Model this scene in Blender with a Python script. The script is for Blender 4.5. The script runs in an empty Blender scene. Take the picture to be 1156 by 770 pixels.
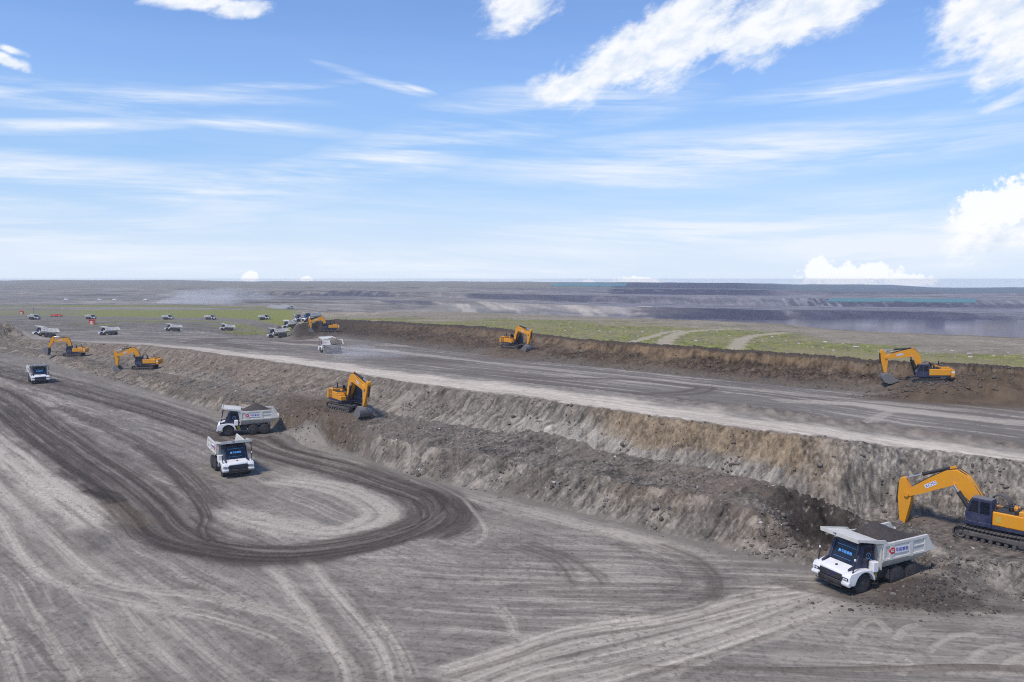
import bpy, bmesh, math, random
import numpy as np
from mathutils import Matrix, Vector, Euler

R = math.radians
rng = np.random.default_rng(7)
random.seed(7)
scene = bpy.context.scene
COL = scene.collection

# ------------------------------------------------------------------ camera
F_PX, CX, CY, HOR, CAM_Z = 907.0, 578.0, 385.0, 315.0, 21.0     # photo pixels, metres
PITCH = math.atan((CY - HOR) / F_PX)
cam_data = bpy.data.cameras.new('camera')
cam_data.sensor_width = 36.0
cam_data.lens = F_PX / 1156.0 * 36.0
cam_data.clip_start = 0.5
cam_data.clip_end = 20000
cam = bpy.data.objects.new('camera', cam_data)
cam.location = (0, 0, CAM_Z)
cam.rotation_euler = (R(90) - PITCH, 0, 0)
COL.objects.link(cam)
scene.camera = cam

# ------------------------------------------------------------------ light and exposure
SUN_EL, SUN_AZ = R(58), R(222)          # azimuth clockwise from +Y (view direction): behind and left of the camera
SUN_STRENGTH, SUN_ANGLE = 2.8, R(10)
SKY_STRENGTH = 0.117
sun_data = bpy.data.lights.new('sun', 'SUN')
sun_data.energy = SUN_STRENGTH
sun_data.angle = SUN_ANGLE
sun_data.color = (1.0, 0.90, 0.79)
sun = bpy.data.objects.new('sun', sun_data)
sdir = Vector((math.sin(SUN_AZ) * math.cos(SUN_EL), math.cos(SUN_AZ) * math.cos(SUN_EL), math.sin(SUN_EL)))
sun.rotation_euler = sdir.to_track_quat('Z', 'Y').to_euler()
sun.location = (-40, -40, 80)
COL.objects.link(sun)
scene.view_settings.view_transform = 'Standard'
scene.view_settings.look = 'None'
scene.view_settings.exposure = 0.15
scene.view_settings.gamma = 1.0
scene.view_settings.use_curve_mapping = False
scene.cycles.volume_bounces = 1
scene.cycles.max_bounces = 6
scene.cycles.filter_width = 1.05
scene.cycles.use_denoising = False


class NB:
    """small helper to write node graphs"""
    def __init__(self, tree):
        self.t = tree

    def n(self, kind, **kw):
        nd = self.t.nodes.new(kind)
        for k, v in kw.items():
            setattr(nd, k, v)
        return nd

    def put(self, sock, v):
        if hasattr(v, 'is_output') or isinstance(v, bpy.types.NodeSocket):
            self.t.links.new(v, sock)
        else:
            sock.default_value = v

    def m(self, op, a, b=None, c=None, clamp=False):
        nd = self.n('ShaderNodeMath', operation=op, use_clamp=clamp)
        self.put(nd.inputs[0], a)
        if b is not None:
            self.put(nd.inputs[1], b)
        if c is not None:
            self.put(nd.inputs[2], c)
        return nd.outputs[0]

    def smooth(self, v, lo, hi):
        nd = self.n('ShaderNodeMapRange', interpolation_type='SMOOTHSTEP')
        self.put(nd.inputs[0], v)
        nd.inputs[1].default_value = lo
        nd.inputs[2].default_value = hi
        return nd.outputs[0]

    def xyz(self, x, y, z):
        nd = self.n('ShaderNodeCombineXYZ')
        for i, v in enumerate((x, y, z)):
            self.put(nd.inputs[i], v)
        return nd.outputs[0]

    def noise(self, vec, scale, detail=4.0, rough=0.55, dist=0.0):
        nd = self.n('ShaderNodeTexNoise')
        if vec is not None:
            self.put(nd.inputs['Vector'], vec)
        nd.inputs['Scale'].default_value = scale
        nd.inputs['Detail'].default_value = detail
        nd.inputs['Roughness'].default_value = rough
        nd.inputs['Distortion'].default_value = dist
        return nd.outputs[0]

    def mix(self, f, a, b, blend='MIX'):
        nd = self.n('ShaderNodeMix', data_type='RGBA', blend_type=blend)
        self.put(nd.inputs[0], f)
        self.put(nd.inputs[6], a)
        self.put(nd.inputs[7], b)
        return nd.outputs[2]


def ray_dir(px, py):
    cp, sp = math.cos(PITCH), math.sin(PITCH)
    u, v = (px - CX) / F_PX, -(py - CY) / F_PX
    return Vector((u, cp + v * sp, -sp + v * cp)).normalized()


def az_el(px, py):
    d = ray_dir(px, py)
    return math.atan2(d.x, d.y), math.asin(d.z)


# ------------------------------------------------------------------ sky: Nishita air with procedural clouds, all by direction
world = bpy.data.worlds.new('World')
scene.world = world
world.use_nodes = True
wt = world.node_tree
wt.nodes.clear()
B = NB(wt)
out = B.n('ShaderNodeOutputWorld')
bg = B.n('ShaderNodeBackground')
wt.links.new(bg.outputs[0], out.inputs[0])
sky = B.n('ShaderNodeTexSky', sky_type='NISHITA')
sky.sun_disc = False
sky.sun_elevation = SUN_EL
sky.sun_rotation = SUN_AZ
sky.altitude = 0
sky.air_density = 1.0
sky.dust_density = 0.6
sky.ozone_density = 2.2
tc = B.n('ShaderNodeTexCoord')
sep = B.n('ShaderNodeSeparateXYZ')
wt.links.new(tc.outputs['Generated'], sep.inputs[0])
AZ = B.m('ARCTAN2', sep.outputs[0], sep.outputs[1])
EL = B.m('ARCSINE', sep.outputs[2])
P2 = B.xyz(AZ, EL, 0.0)


def ellipse(px, py, rx, ry, rot=0.0):
    """1 in the middle, falling to 0 at the rim and below outside"""
    a, e = az_el(px, py)
    dx = B.m('SUBTRACT', AZ, a)
    dy = B.m('SUBTRACT', EL, e)
    c, s = math.cos(R(rot)), math.sin(R(rot))
    k = 1 / F_PX
    x = B.m('MULTIPLY', B.m('ADD', B.m('MULTIPLY', dx, c), B.m('MULTIPLY', dy, s)), 1 / (rx * k))
    y = B.m('MULTIPLY', B.m('SUBTRACT', B.m('MULTIPLY', dy, c), B.m('MULTIPLY', dx, s)), 1 / (ry * k))
    r = B.m('SQRT', B.m('ADD', B.m('MULTIPLY', x, x), B.m('MULTIPLY', y, y)))
    return B.m('SUBTRACT', 1.0, r)


def union(items):
    v = items[0]
    for i in items[1:]:
        v = B.m('MAXIMUM', v, i)
    return v


# puffy clouds
shear = B.xyz(B.m('ADD', AZ, B.m('MULTIPLY', EL, -0.6)), B.m('MULTIPLY', EL, 1.5), 0.0)
n_big = B.noise(shear, 17, 8, 0.62, 0.3)
n_fine = B.noise(shear, 70, 6, 0.6, 0.2)
puff = union([
    ellipse(640, 98, 55, 20, 12), ellipse(700, 72, 75, 40, 24), ellipse(770, 40, 105, 50, 18), ellipse(850, 30, 85, 40, 14),
    ellipse(915, 12, 85, 34, 18), ellipse(590, 6, 62, 26, 20), ellipse(1150, 40, 90, 62, -30), ellipse(1120, 10, 55, 30, -10),
    ellipse(270, 10, 34, 10, 8), ellipse(215, 2, 60, 9, 4), ellipse(4, 66, 22, 8, -20),
    ellipse(12, 56, 16, 5, -10), ellipse(1140, 250, 80, 40, 12)])
dens = B.m('ADD', puff, B.m('ADD', B.m('MULTIPLY', B.m('SUBTRACT', n_big, 0.5), 1.9), B.m('MULTIPLY', B.m('SUBTRACT', n_fine, 0.5), 0.55)))
puff_a = B.smooth(dens, -0.04, 0.62)
# crisp little heads on the horizon
head_n = B.noise(P2, 90, 5, 0.6)
heads = union([ellipse(960, 312, 62, 16, 0), ellipse(925, 304, 20, 18, 0), ellipse(985, 306, 28, 12), ellipse(1022, 316, 34, 9),
               ellipse(720, 318, 32, 8), ellipse(282, 314, 11, 10), ellipse(346, 316, 10, 5), ellipse(664, 319, 10, 4),
               ellipse(1130, 232, 52, 26, 18), ellipse(1100, 232, 20, 20, 0)])
head_a = B.smooth(B.m('ADD', heads, B.m('MULTIPLY', B.m('SUBTRACT', head_n, 0.5), 1.7)), 0.12, 0.42)

# wispy streaks: noise stretched along the horizon, slightly bent
bend = B.m('MULTIPLY', B.m('SINE', B.m('MULTIPLY', AZ, 4.5)), 0.012)
EL2 = B.m('ADD', EL, bend)
st1 = B.noise(B.xyz(B.m('MULTIPLY', AZ, 1.5), B.m('MULTIPLY', EL2, 17.0), 3.0), 2.2, 9, 0.62, 0.25)
st2 = B.noise(B.xyz(B.m('MULTIPLY', AZ, 3.0), B.m('MULTIPLY', EL2, 60.0), 9.0), 2.0, 5, 0.6, 0.3)
st3 = B.noise(B.xyz(AZ, B.m('MULTIPLY', EL, 2.5), 5.0), 4.0, 3, 0.5)
band = union([
    ellipse(60, 105, 290, 17, 2), ellipse(160, 122, 260, 12, -4), ellipse(300, 98, 110, 6, 6), ellipse(60, 143, 150, 9, 6), ellipse(-20, 195, 330, 26, 0),
    ellipse(80, 258, 190, 16, 4), ellipse(190, 250, 90, 9, 6), ellipse(500, 160, 190, 34, 14), ellipse(380, 190, 220, 20, 10), ellipse(640, 120, 180, 30, 3), ellipse(420, 90, 70, 6, -14), ellipse(470, 100, 28, 4, -14), ellipse(830, 175, 330, 34, 2),
    ellipse(800, 260, 330, 30, 4), ellipse(1000, 275, 240, 30, -2), ellipse(420, 300, 420, 20, -2), ellipse(960, 100, 160, 14, 3),
    ellipse(1140, 114, 34, 6, 18), ellipse(150, 215, 260, 30, 3)])
band = B.m('MAXIMUM', band, 0.0)
low = B.smooth(EL, 0.26, 0.02)
wisp = B.m('MULTIPLY', B.smooth(st1, 0.34, 0.78), B.m('ADD', B.m('MULTIPLY', st2, 0.9), 0.35))
w_b = B.m('MULTIPLY', B.m('MULTIPLY', wisp, B.m('POWER', band, 0.8)), 1.9)
w_g = B.m('MULTIPLY', B.m('MULTIPLY', wisp, B.m('ADD', low, 0.12)), B.m('MULTIPLY', st3, 0.75))
wisp_a = B.m('MINIMUM', B.m('ADD', w_b, w_g), 0.9)
horizon = B.m('MULTIPLY', B.m('POWER', B.smooth(EL, 0.18, -0.01), 1.5), 0.92)

gain = B.n('ShaderNodeMix', data_type='RGBA', blend_type='MULTIPLY')
gain.inputs[0].default_value = 1.0
wt.links.new(sky.outputs[0], gain.inputs[6])
gain.inputs[7].default_value = (SKY_STRENGTH * 1.0, SKY_STRENGTH * 1.14, SKY_STRENGTH * 1.42, 1)
c0 = gain.outputs[2]
midw = B.m('MULTIPLY', B.smooth(EL, 0.30, 0.12), 0.62)
c0 = B.mix(midw, c0, (0.30, 0.505, 0.80, 1))
c1 = B.mix(horizon, c0, (0.67, 0.765, 0.90, 1))
c2 = B.mix(wisp_a, c1, (0.76, 0.82, 0.91, 1))
shade = B.smooth(B.noise(shear, 30, 5, 0.6), 0.3, 0.62)
cloud_col = B.mix(shade, (0.66, 0.74, 0.86, 1), (0.90, 0.91, 0.93, 1))
c3 = B.mix(B.m('MULTIPLY', puff_a, 0.95), c2, cloud_col)
c4 = B.mix(B.m('MULTIPLY', head_a, 0.95), c3, (0.89, 0.91, 0.94, 1))
ground_half = B.smooth(EL, -0.02, -0.10)
c5 = B.mix(ground_half, c4, (0.20, 0.20, 0.20, 1))
wt.links.new(c5, bg.inputs[0])
bg.inputs[1].default_value = 1.0

# ------------------------------------------------------------------ numpy noise
_perm = np.random.default_rng(11).permutation(4096)
_ang = np.random.default_rng(12).uniform(0, 2 * np.pi, 4096)
_gx, _gy = np.cos(_ang), np.sin(_ang)


def perlin(x, y, seed=0):
    x = np.asarray(x, dtype=np.float64) + seed * 37.13
    y = np.asarray(y, dtype=np.float64) + seed * 91.71
    xi, yi = np.floor(x).astype(np.int64), np.floor(y).astype(np.int64)
    xf, yf = x - xi, y - yi
    u, v = xf * xf * xf * (xf * (xf * 6 - 15) + 10), yf * yf * yf * (yf * (yf * 6 - 15) + 10)

    def g(ix, iy, dx, dy):
        h = _perm[(_perm[ix & 4095] + iy) & 4095]
        return _gx[h] * dx + _gy[h] * dy
    n00, n10 = g(xi, yi, xf, yf), g(xi + 1, yi, xf - 1, yf)
    n01, n11 = g(xi, yi + 1, xf, yf - 1), g(xi + 1, yi + 1, xf - 1, yf - 1)
    a, b = n00 + u * (n10 - n00), n01 + u * (n11 - n01)
    return (a + v * (b - a)) * 1.5


def fbm(x, y, oct=4, seed=0, gain=0.5, lac=2.03):
    s, a, f, t = 0, 1.0, 1.0, 0
    for i in range(oct):
        s = s + a * perlin(x * f, y * f, seed + i * 5)
        t += a
        a *= gain
        f *= lac
    return s / t * 1.5


def ridged(x, y, oct=4, seed=0):
    s, a, f, t = 0, 1.0, 1.0, 0
    for i in range(oct):
        s = s + a * (1 - np.abs(perlin(x * f, y * f, seed + i * 5)) * 2)
        t += a
        a *= 0.5
        f *= 2.1
    return s / t


def sstep(lo, hi, v):
    t = np.clip((v - lo) / (hi - lo), 0, 1)
    return t * t * (3 - 2 * t)


# ------------------------------------------------------------------ the quarry as feature lines
# each line: points (photo column, photo row, height) turned into (azimuth ratio, depth, height) in the world
def to_world(px, py, z):
    d = ray_dir(px, py)
    t = (z - CAM_Z) / d.z
    return d.x * t, d.y * t, z


def line(pts):
    a, q, zz = [], [], []
    for px, py, z in pts:
        x, y, z = to_world(px, py, z)
        a.append(x / y)
        q.append(1 / y)
        zz.append(z)
    o = np.argsort(a)
    return np.array(a)[o], np.array(q)[o], np.array(zz)[o]


def far_line(depth, pts):
    return np.array([(p[0] - CX) / F_PX for p in pts]), np.array([1.0 / (depth if len(p) < 3 else p[2]) for p in pts]), np.array([float(p[1]) for p in pts])


TOE = [(0, 398, 0), (40, 405, 0), (75, 415, 0), (105, 424, 0), (155, 438, 0), (250, 467, 0), (330, 490, 0), (380, 507, 0), (450, 533, 0), (520, 550, 0),
       (594, 563, 0), (645, 577, 0), (704, 592, 0), (793, 612, 0), (857, 630, 0), (900, 638, 0), (940, 640, 0), (1000, 638, 0), (1045, 646, 0),
       (1075, 666, 0), (1156, 684, 0)]
RUB1 = [(0, 392, .8), (75, 406, .8), (155, 424, 1), (250, 448.6, 2), (310, 464, 2.2), (370, 476, 2.6), (450, 498, 2.6), (520, 509, 2.6), (578, 518, 2.6),
        (640, 531, 2.6), (700, 543, 2.6), (793, 560, 2.6), (857, 573, 2.6), (900, 580, 2.6), (960, 590, 2.2), (1030, 603, 1.6), (1080, 620, 1.1), (1156, 634, 1.1)]
RUB2 = [(0, 388, 1), (75, 400, 1.2), (155, 414, 1.4), (250, 434, 2.9), (310, 446, 3.1), (370, 455, 3.2), (450, 469, 3.3), (520, 481, 3.3), (578, 490, 3.3),
        (640, 500, 3.3), (700, 512, 3.3), (793, 528, 3.3), (857, 541, 3.2), (900, 551, 3.2), (960, 565, 2.6), (1030, 575, 1.5), (1090, 580, 1.2), (1156, 592, 1.2)]
CREST = [(0, 381, 2), (75, 385, 3.2), (155, 389, 5), (220, 395, 5.8), (250, 400, 6.0), (310, 408, 6.2), (370, 416.5, 6.2), (450, 430, 6.6), (520, 440, 6.8), (578, 446, 6.9), (640, 455, 6.9),
         (700, 464, 6.9), (793, 476, 6.9), (867, 486, 6.8), (900, 490, 6.8), (960, 497, 6.5), (1030, 507, 5.6), (1090, 514, 5.5), (1156, 521, 5.3)]
BERM = [(0, 377, 0), (60, 381, -.5), (155, 383.5, 2.2), (250, 391, 3.6), (310, 397, 4.0), (370, 404, 4.2), (450, 415, 5.6), (578, 430, 6.2), (700, 444, 6.3), (793, 457, 6.3), (867, 468, 6.3), (940, 479, 5.8), (1007, 488, 5.3),
        (1118, 503, 5), (1156, 508, 5)]
TOE2 = [(0, 373, -4.5), (60, 375, -4.5), (155, 370, -4), (250, 372, -3.5), (310, 380, -.5), (328, 384, .5), (340, 384, 1), (380, 380, 2.2), (450, 389, 3.5), (520, 398, 4), (578, 406, 4.2), (640, 411, 4.3),
        (700, 417, 4.3), (780, 425, 4.2), (850, 432, 4.2), (950, 441, 4), (1020, 448, 3.9), (1156, 455, 3.8)]
CREST2 = [(0, 361, -5), (155, 362, -5), (250, 364, -4.5), (310, 367, -1.5), (326, 368, -.4), (337, 366, 5), (345, 363, 6.7), (380, 360.5, 6.5), (450, 363.5, 7), (520, 367, 7.5), (560, 370, 8),
          (600, 376, 8), (640, 381.5, 8), (700, 386, 8), (780, 391, 8), (867, 397, 8), (950, 403, 8), (1030, 408, 8), (1156, 415, 8)]
EDGE = [(0, 350, -7), (200, 350, -7), (300, 350, -5), (338, 350, 0), (380, 350, 3), (450, 351, 4), (520, 352, 5), (578, 354, 5.5), (652, 357, 6), (811, 362, 7), (881, 365.5, 7),
        (929, 371, 7), (984, 374.5, 7), (1100, 379, 7), (1156, 381, 7)]
lines = [line(l) for l in (TOE, RUB1, RUB2, CREST, BERM, TOE2, CREST2, EDGE)]
aE, qE, zE = lines[7]
DROP = (aE, 1 / (1 / qE + np.interp(aE, [-.1, .1, .3], [20, 60, 70])), np.interp(aE, [-.3, -.1, .05, .2], [-5, -8, -22, -28]))
lines.append(DROP)
W = [0, 200, 400, 520, 640, 760, 870, 960, 1156]
lines += [far_line(1000, [(p, z, d) for p, z, d in zip(W, [-6, -6, -7, -12, -22, -28, -30, -30, -31], [900, 900, 900, 960, 1000, 1000, 1010, 1040, 1020])]),
          far_line(1030, [(p, z, d) for p, z, d in zip(W, [-5, -4, -4, -6, -12, -16, -19, -21, -24], [940, 940, 940, 985, 1030, 1030, 1035, 1060, 1050])]),
          far_line(1200, [(p, z, d) for p, z, d in zip(W, [-4, -3, -3, -6, -12, -16, -19, -20, -22], [1180, 1160, 1150, 1150, 1200, 1200, 1200, 1200, 1210])]),
          far_line(1225, [(p, z, d) for p, z, d in zip(W, [-2, 0, 4, 0, -4, -6, -8, -10, -12], [1200, 1200, 1190, 1190, 1230, 1225, 1230, 1230, 1240])]),
          far_line(1500, [(p, z) for p, z in zip(W, [1, 1, 4, 2, -4, -6, -8, -9, -10])]),
          far_line(1530, [(p, z) for p, z in zip(W, [3, 3, 6, 6, 3, 2, 0, -4, -6])]),
          far_line(2100, [(p, z) for p, z in zip([0, 300, 620, 630, 830, 930, 1080], [6, 6, 6, 10, 11, 0, -6])]),
          far_line(3000, [(p, z) for p, z in zip([0, 30, 60, 180, 210, 300, 600, 620, 820, 900, 1005, 1056, 1156], [16, 16.3, 17.5, 17.5, 16.4, 12.5, 11, 8.5, 7, 1.5, 0, -10.5, -10.5])]),
          far_line(3060, [(0, -60), (1156, -60)])]
NAMES = ['pit_floor', 'quarry_slope', 'rubble_terrace', 'terrace_face', 'haul_road', 'upper_bench', 'quarry_wall', 'grassland', 'pit_rim', 'mine_floor',
         'mine_step', 'mine_terrace', 'mine_step', 'mine_terrace', 'mine_step', 'far_plain', 'far_hills', 'far_hills_back']
ROWS = [400, 56, 50, 70, 40, 66, 64, 56, 8, 14, 14, 12, 12, 12, 12, 14, 16, 3]

# columns
step = 1.0
pxs = np.concatenate([np.linspace(-900, -170, 60)[:-1], np.arange(-170, 1326, step), np.linspace(1326, 2050, 60)])
A = (pxs - CX) / F_PX
NC = len(A)
kern = np.exp(-0.5 * (np.arange(-14, 15) / 6.0) ** 2)
kern /= kern.sum()


def smooth1(v, name=None):
    p = np.pad(v, 14, mode='edge')
    return np.convolve(p, kern, mode='valid')


def sample(l):
    a, q, z = l
    qq, zz = np.interp(A, a, q), np.interp(A, a, z)
    for side, (i0, i1) in (('l', (0, 1)), ('r', (-1, -2))):
        sl = (q[i0] - q[i1]) / (a[i0] - a[i1])
        k = A < a[0] if side == 'l' else A > a[-1]
        ext = q[i0] + np.clip(sl * (A[k] - a[i0]), -q[i0] * .45, q[i0] * .5)
        if abs(a[i0] - a[i1]) > 1e-6:
            qq[k] = ext
    return smooth1(1 / qq), smooth1(zz)


D0 = np.full(NC, 9.0)
DL, ZL = [D0], [np.zeros(NC)]
WOB = [0.004, .010, .012, .005, .004, .006, .008, .004, 0, .004, .004, .004, .004, 0, .003, 0, 0, 0]
for i, l in enumerate(lines):
    d, z = sample(l)
    w = WOB[i]
    if i == 16:
        d = d * (1 + .02 * fbm(A * 6, A * 0, 3, 99))
        z = z + 2.2 * fbm(A * 14, A * 0 + 3, 4, 98)
    if w:
        d = d * (1 + w * fbm(A * 16, A * 0 + i * 7.7, 3, seed=40 + i) + w * .8 * fbm(A * 90, A * 0 + i * 3.3, 3, 60 + i))
    d = np.maximum(d, DL[-1] + 0.35)
    DL.append(d)
    ZL.append(z)

Xb, Yb, Zb, Sb = [], [], [], []
for b in range(len(NAMES)):
    n = ROWS[b]
    s = np.linspace(0, 1, n + 1)[:, None]
    d0, d1, z0, z1 = DL[b], DL[b + 1], ZL[b], ZL[b + 1]
    if b == 0:
        # rows even in the photograph's rows beyond the near frame edge, a few coarse ones before it
        s = np.concatenate([np.linspace(0, .28, 12)[:-1], np.linspace(.28, 1, n - 10)])[:, None]
        q = (1 / 9.0) * (1 - s) ** 1 + s * (1 / d1)
        qn = 1 / 38.0
        q = np.where(s < .28, 1 / (9 + (38 - 9) * (s / .28)), qn + (1 / d1 - qn) * ((s - .28) / .72))
    else:
        q = (1 / d0) * (1 - s) + (1 / d1) * s
    D = 1 / q
    t = (D - d0) / (d1 - d0)
    if b == 6:
        # a talus foot, then the steep cut, then the lip (only where there is a wall)
        wl = sstep(330, 345, pxs)[None, :]
        pf = np.where(t < .74, .46 * t / .74, .46 + .54 * sstep(.74, .96, t))
        t = t * (1 - wl) + pf * wl
        HF = t.copy()
    if b == 3:
        pf = np.where(t < .45, .30 * t / .45, .30 + .70 * sstep(.45, 1.02, t))
        t = .35 * t + .65 * pf
    Z = z0 + (z1 - z0) * t
    Xb.append(A[None, :] * D)
    Yb.append(D)
    Zb.append(Z)
    Sb.append(np.broadcast_to(s, D.shape).copy())
PXC = pxs


def proj(x, y, z):
    cp, sp = math.cos(PITCH), math.sin(PITCH)
    dz = z - CAM_Z
    f = y * cp - dz * sp
    u = y * sp + dz * cp
    return CX + F_PX * x / f, CY - F_PX * u / f


def at(px, py, lo=0, hi=None):
    """the point of the terrain seen at a place of the photograph (bands lo..hi)"""
    hi = len(NAMES) if hi is None else hi
    d = ray_dir(px, py)
    c = int(np.argmin(np.abs(A - d.x / d.y)))
    X = np.concatenate([Xb[b][:, c] for b in range(lo, hi)])
    Y = np.concatenate([Yb[b][:, c] for b in range(lo, hi)])
    Z = np.concatenate([Zb[b][:, c] for b in range(lo, hi)])
    _, v = proj(X, Y, Z)
    k = np.nonzero(v <= py)[0]
    i = k[0] if len(k) else len(v) - 1
    if i == 0:
        return Vector((X[0], Y[0], Z[0]))
    t = (v[i - 1] - py) / max(v[i - 1] - v[i], 1e-6)
    y = Y[i - 1] + (Y[i] - Y[i - 1]) * t
    z = Z[i - 1] + (Z[i] - Z[i - 1]) * t
    return Vector((d.x / d.y * y, y, z))


def spline(pts, n=14):
    p = np.array(pts, float)
    p = np.vstack([2 * p[0] - p[1], p, 2 * p[-1] - p[-2]])
    o = []
    for i in range(1, len(p) - 2):
        t = np.linspace(0, 1, n, endpoint=False)[:, None]
        a, b, c, d = p[i - 1], p[i], p[i + 1], p[i + 2]
        o.append(.5 * ((2 * b) + (-a + c) * t + (2 * a - 5 * b + 4 * c - d) * t * t + (-a + 3 * b - 3 * c + d) * t ** 3))
    o.append(p[-2][None])
    return np.vstack(o)


def path(pts, lo=0, hi=1, n=14):
    """photo points -> smooth ground path in metres"""
    w = [at(x, y, lo, hi) for x, y in pts]
    return spline([(v.x, v.y) for v in w], n)


def along(P, X, Y, reach):
    """distance to the path, signed side and arc length at each ground point"""
    d = np.full(X.shape, 1e9)
    s = np.zeros(X.shape)
    t = np.zeros(X.shape)
    seg = np.linalg.norm(np.diff(P, axis=0), axis=1)
    acc = np.concatenate([[0], np.cumsum(seg)])
    Xf, Yf, df, sf, tf = X.ravel(), Y.ravel(), d.ravel(), s.ravel(), t.ravel()
    x0, x1 = P[:, 0].min() - reach, P[:, 0].max() + reach
    y0, y1 = P[:, 1].min() - reach, P[:, 1].max() + reach
    idx = np.nonzero((Xf > x0) & (Xf < x1) & (Yf > y0) & (Yf < y1))[0]
    xs, ys = Xf[idx], Yf[idx]
    bd, bs, bt = np.full(len(idx), 1e9), np.zeros(len(idx)), np.zeros(len(idx))
    for i in range(len(seg)):
        ax, ay = P[i]
        bx, by = P[i + 1]
        L = seg[i]
        if L < 1e-6:
            continue
        k = np.nonzero((xs > min(ax, bx) - reach) & (xs < max(ax, bx) + reach) & (ys > min(ay, by) - reach) & (ys < max(ay, by) + reach))[0]
        if not len(k):
            continue
        ux, uy = (bx - ax) / L, (by - ay) / L
        rx, ry = xs[k] - ax, ys[k] - ay
        p = np.clip(rx * ux + ry * uy, 0, L)
        ex, ey = rx - p * ux, ry - p * uy
        dd = np.hypot(ex, ey)
        m = dd < bd[k]
        km = k[m]
        bd[km] = dd[m]
        bs[km] = acc[i] + p[m]
        bt[km] = (ux * ey - uy * ex)[m]
    df[idx], sf[idx], tf[idx] = bd, bs, bt
    return d, s, t, acc[-1]


# ------------------------------------------------------------------ relief
AMP_LINE = [.03, .05, .40, .34, .24, .10, .14, .42, .3, 1.0, 1.0, 1.0, 1.0, 1.0, 1.0, 1.2, 1.2, .25, 0]
AMP_MID = [.045, .85, .9, .68, .05, .06, 1.0, .30, 1, 1.5, 2.0, 1.2, 2.0, 1.2, 2, 2.5, 2.5, 0]
MOUNDS = []          # x, y, radius x, radius y, turn, height


def mound(px, py, rx, ry, rot, h, lo=0, hi=9):
    p = at(px, py, lo, hi)
    MOUNDS.append((p.x, p.y, rx, ry, R(rot), h))
    return p


for b in range(len(NAMES)):
    X, Y, S = Xb[b], Yb[b], Sb[b]
    amp = AMP_LINE[b] * (1 - S) ** 2 + AMP_LINE[b + 1] * S ** 2 + AMP_MID[b] * 2 * S * (1 - S)
    u, v = (X - Y) * .7071, (X + Y) * .7071
    far = b >= 8
    k = .12 if far else 1.0
    n = .55 * fbm(X * .16 * k, Y * .16 * k, 4, 1) + .35 * (ridged(X * .42 * k, Y * .42 * k, 3, 9) - .5)
    if not far:
        n = n + .26 * fbm(X * 1.3, Y * 1.3, 3, 21) + .17 * fbm(X * 3.4, Y * 3.4, 3, 33)
    if b in (1, 3, 6):
        # gullies and bucket-tooth grooves running down the face
        warp = .5 * fbm(X * .3, Y * .3, 2, 50)
        g = ridged(u * 1.05 - v * .15 + warp, v * .10, 3, 70) - .5
        g2_ = ridged(u * 2.6 - v * .4 + warp, v * .22, 2, 72) - .5
        n = n + .55 * g * (1 if b != 3 else 1.4) + .32 * g2_
    Zb[b] = Zb[b] + amp * n

# windrow on the bench behind the pale road
for b in (4, 5):
    S = Sb[b]
    w = (S - 1) if b == 4 else S
    wide = .16 if b == 4 else .10
    pxm = np.broadcast_to(PXC, S.shape)
    h = np.interp(pxm, [600, 780, 860, 1130, 1200], [0, .25, .65, .55, .3])
    bump = np.exp(-(w / wide) ** 2) * h
    Zb[b] = Zb[b] + bump * (1 + .5 * fbm(Xb[b] * .9, Yb[b] * .9, 3, 81))

mound(1052, 668, 3.4, 2.0, 20, .85, 0, 2)
mound(1078, 655, 2.6, 2.2, 0, .5, 0, 2)
mound(352, 478, 5.5, 3.0, 30, 1.5)
mound(395, 462, 8, 4.5, -45, .5)
mound(632, 494, 2.4, 1.4, -45, .8)
mound(604, 488, 1.8, 1.3, -45, .7)
mound(655, 503, 1.5, 1.1, -45, .5)
mound(1070, 442, 9, 3.4, -30, 1.2)
mound(1120, 446, 10, 3.6, -30, 1.3)
mound(1190, 450, 10, 3.6, -30, 1.3)
mound(590, 396, 10, 5, -45, 1.2)
mound(0, 386, 8, 8, 0, 3.2)
mound(-28, 386, 12, 9, 0, 4.0)
MOUNDS.append((-109, 430, 35, 75, 0, -5.8))
mound(44, 361.5, 12, 8, 0, 1.6)
mound(62, 403, 9, 4, -45, 1.2)
mound(140, 421, 6, 3, -45, .7)
for b in range(0, 8):
    for (x, y, rx, ry, rot, h) in MOUNDS:
        dx, dy = Xb[b] - x, Yb[b] - y
        c, s = math.cos(rot), math.sin(rot)
        ex, ey = (dx * c + dy * s) / rx, (dy * c - dx * s) / ry
        g = np.exp(-(ex ** 2 + ey ** 2))
        m = g > .003
        if m.any():
            Zb[b][m] += (h * g * (1 + .22 * fbm(Xb[b] * .3, Yb[b] * .3, 2, 90)))[m]
# the dug recess behind the near truck
for b in (1, 2, 3):
    p = at(935, 585, 1, 4)
    g = np.exp(-(((Xb[b] - p.x) / 3.2) ** 2 + ((Yb[b] - p.y - 1.5) / 3.0) ** 2))
    Zb[b] -= 2.9 * g * ((1 - Sb[b] ** 2) if b == 3 else 1)

# level stands for the machines
PADS = []


def pad(x, y, r, z=None, top=9):
    PADS.append((x, y, r, z, top))


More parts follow.
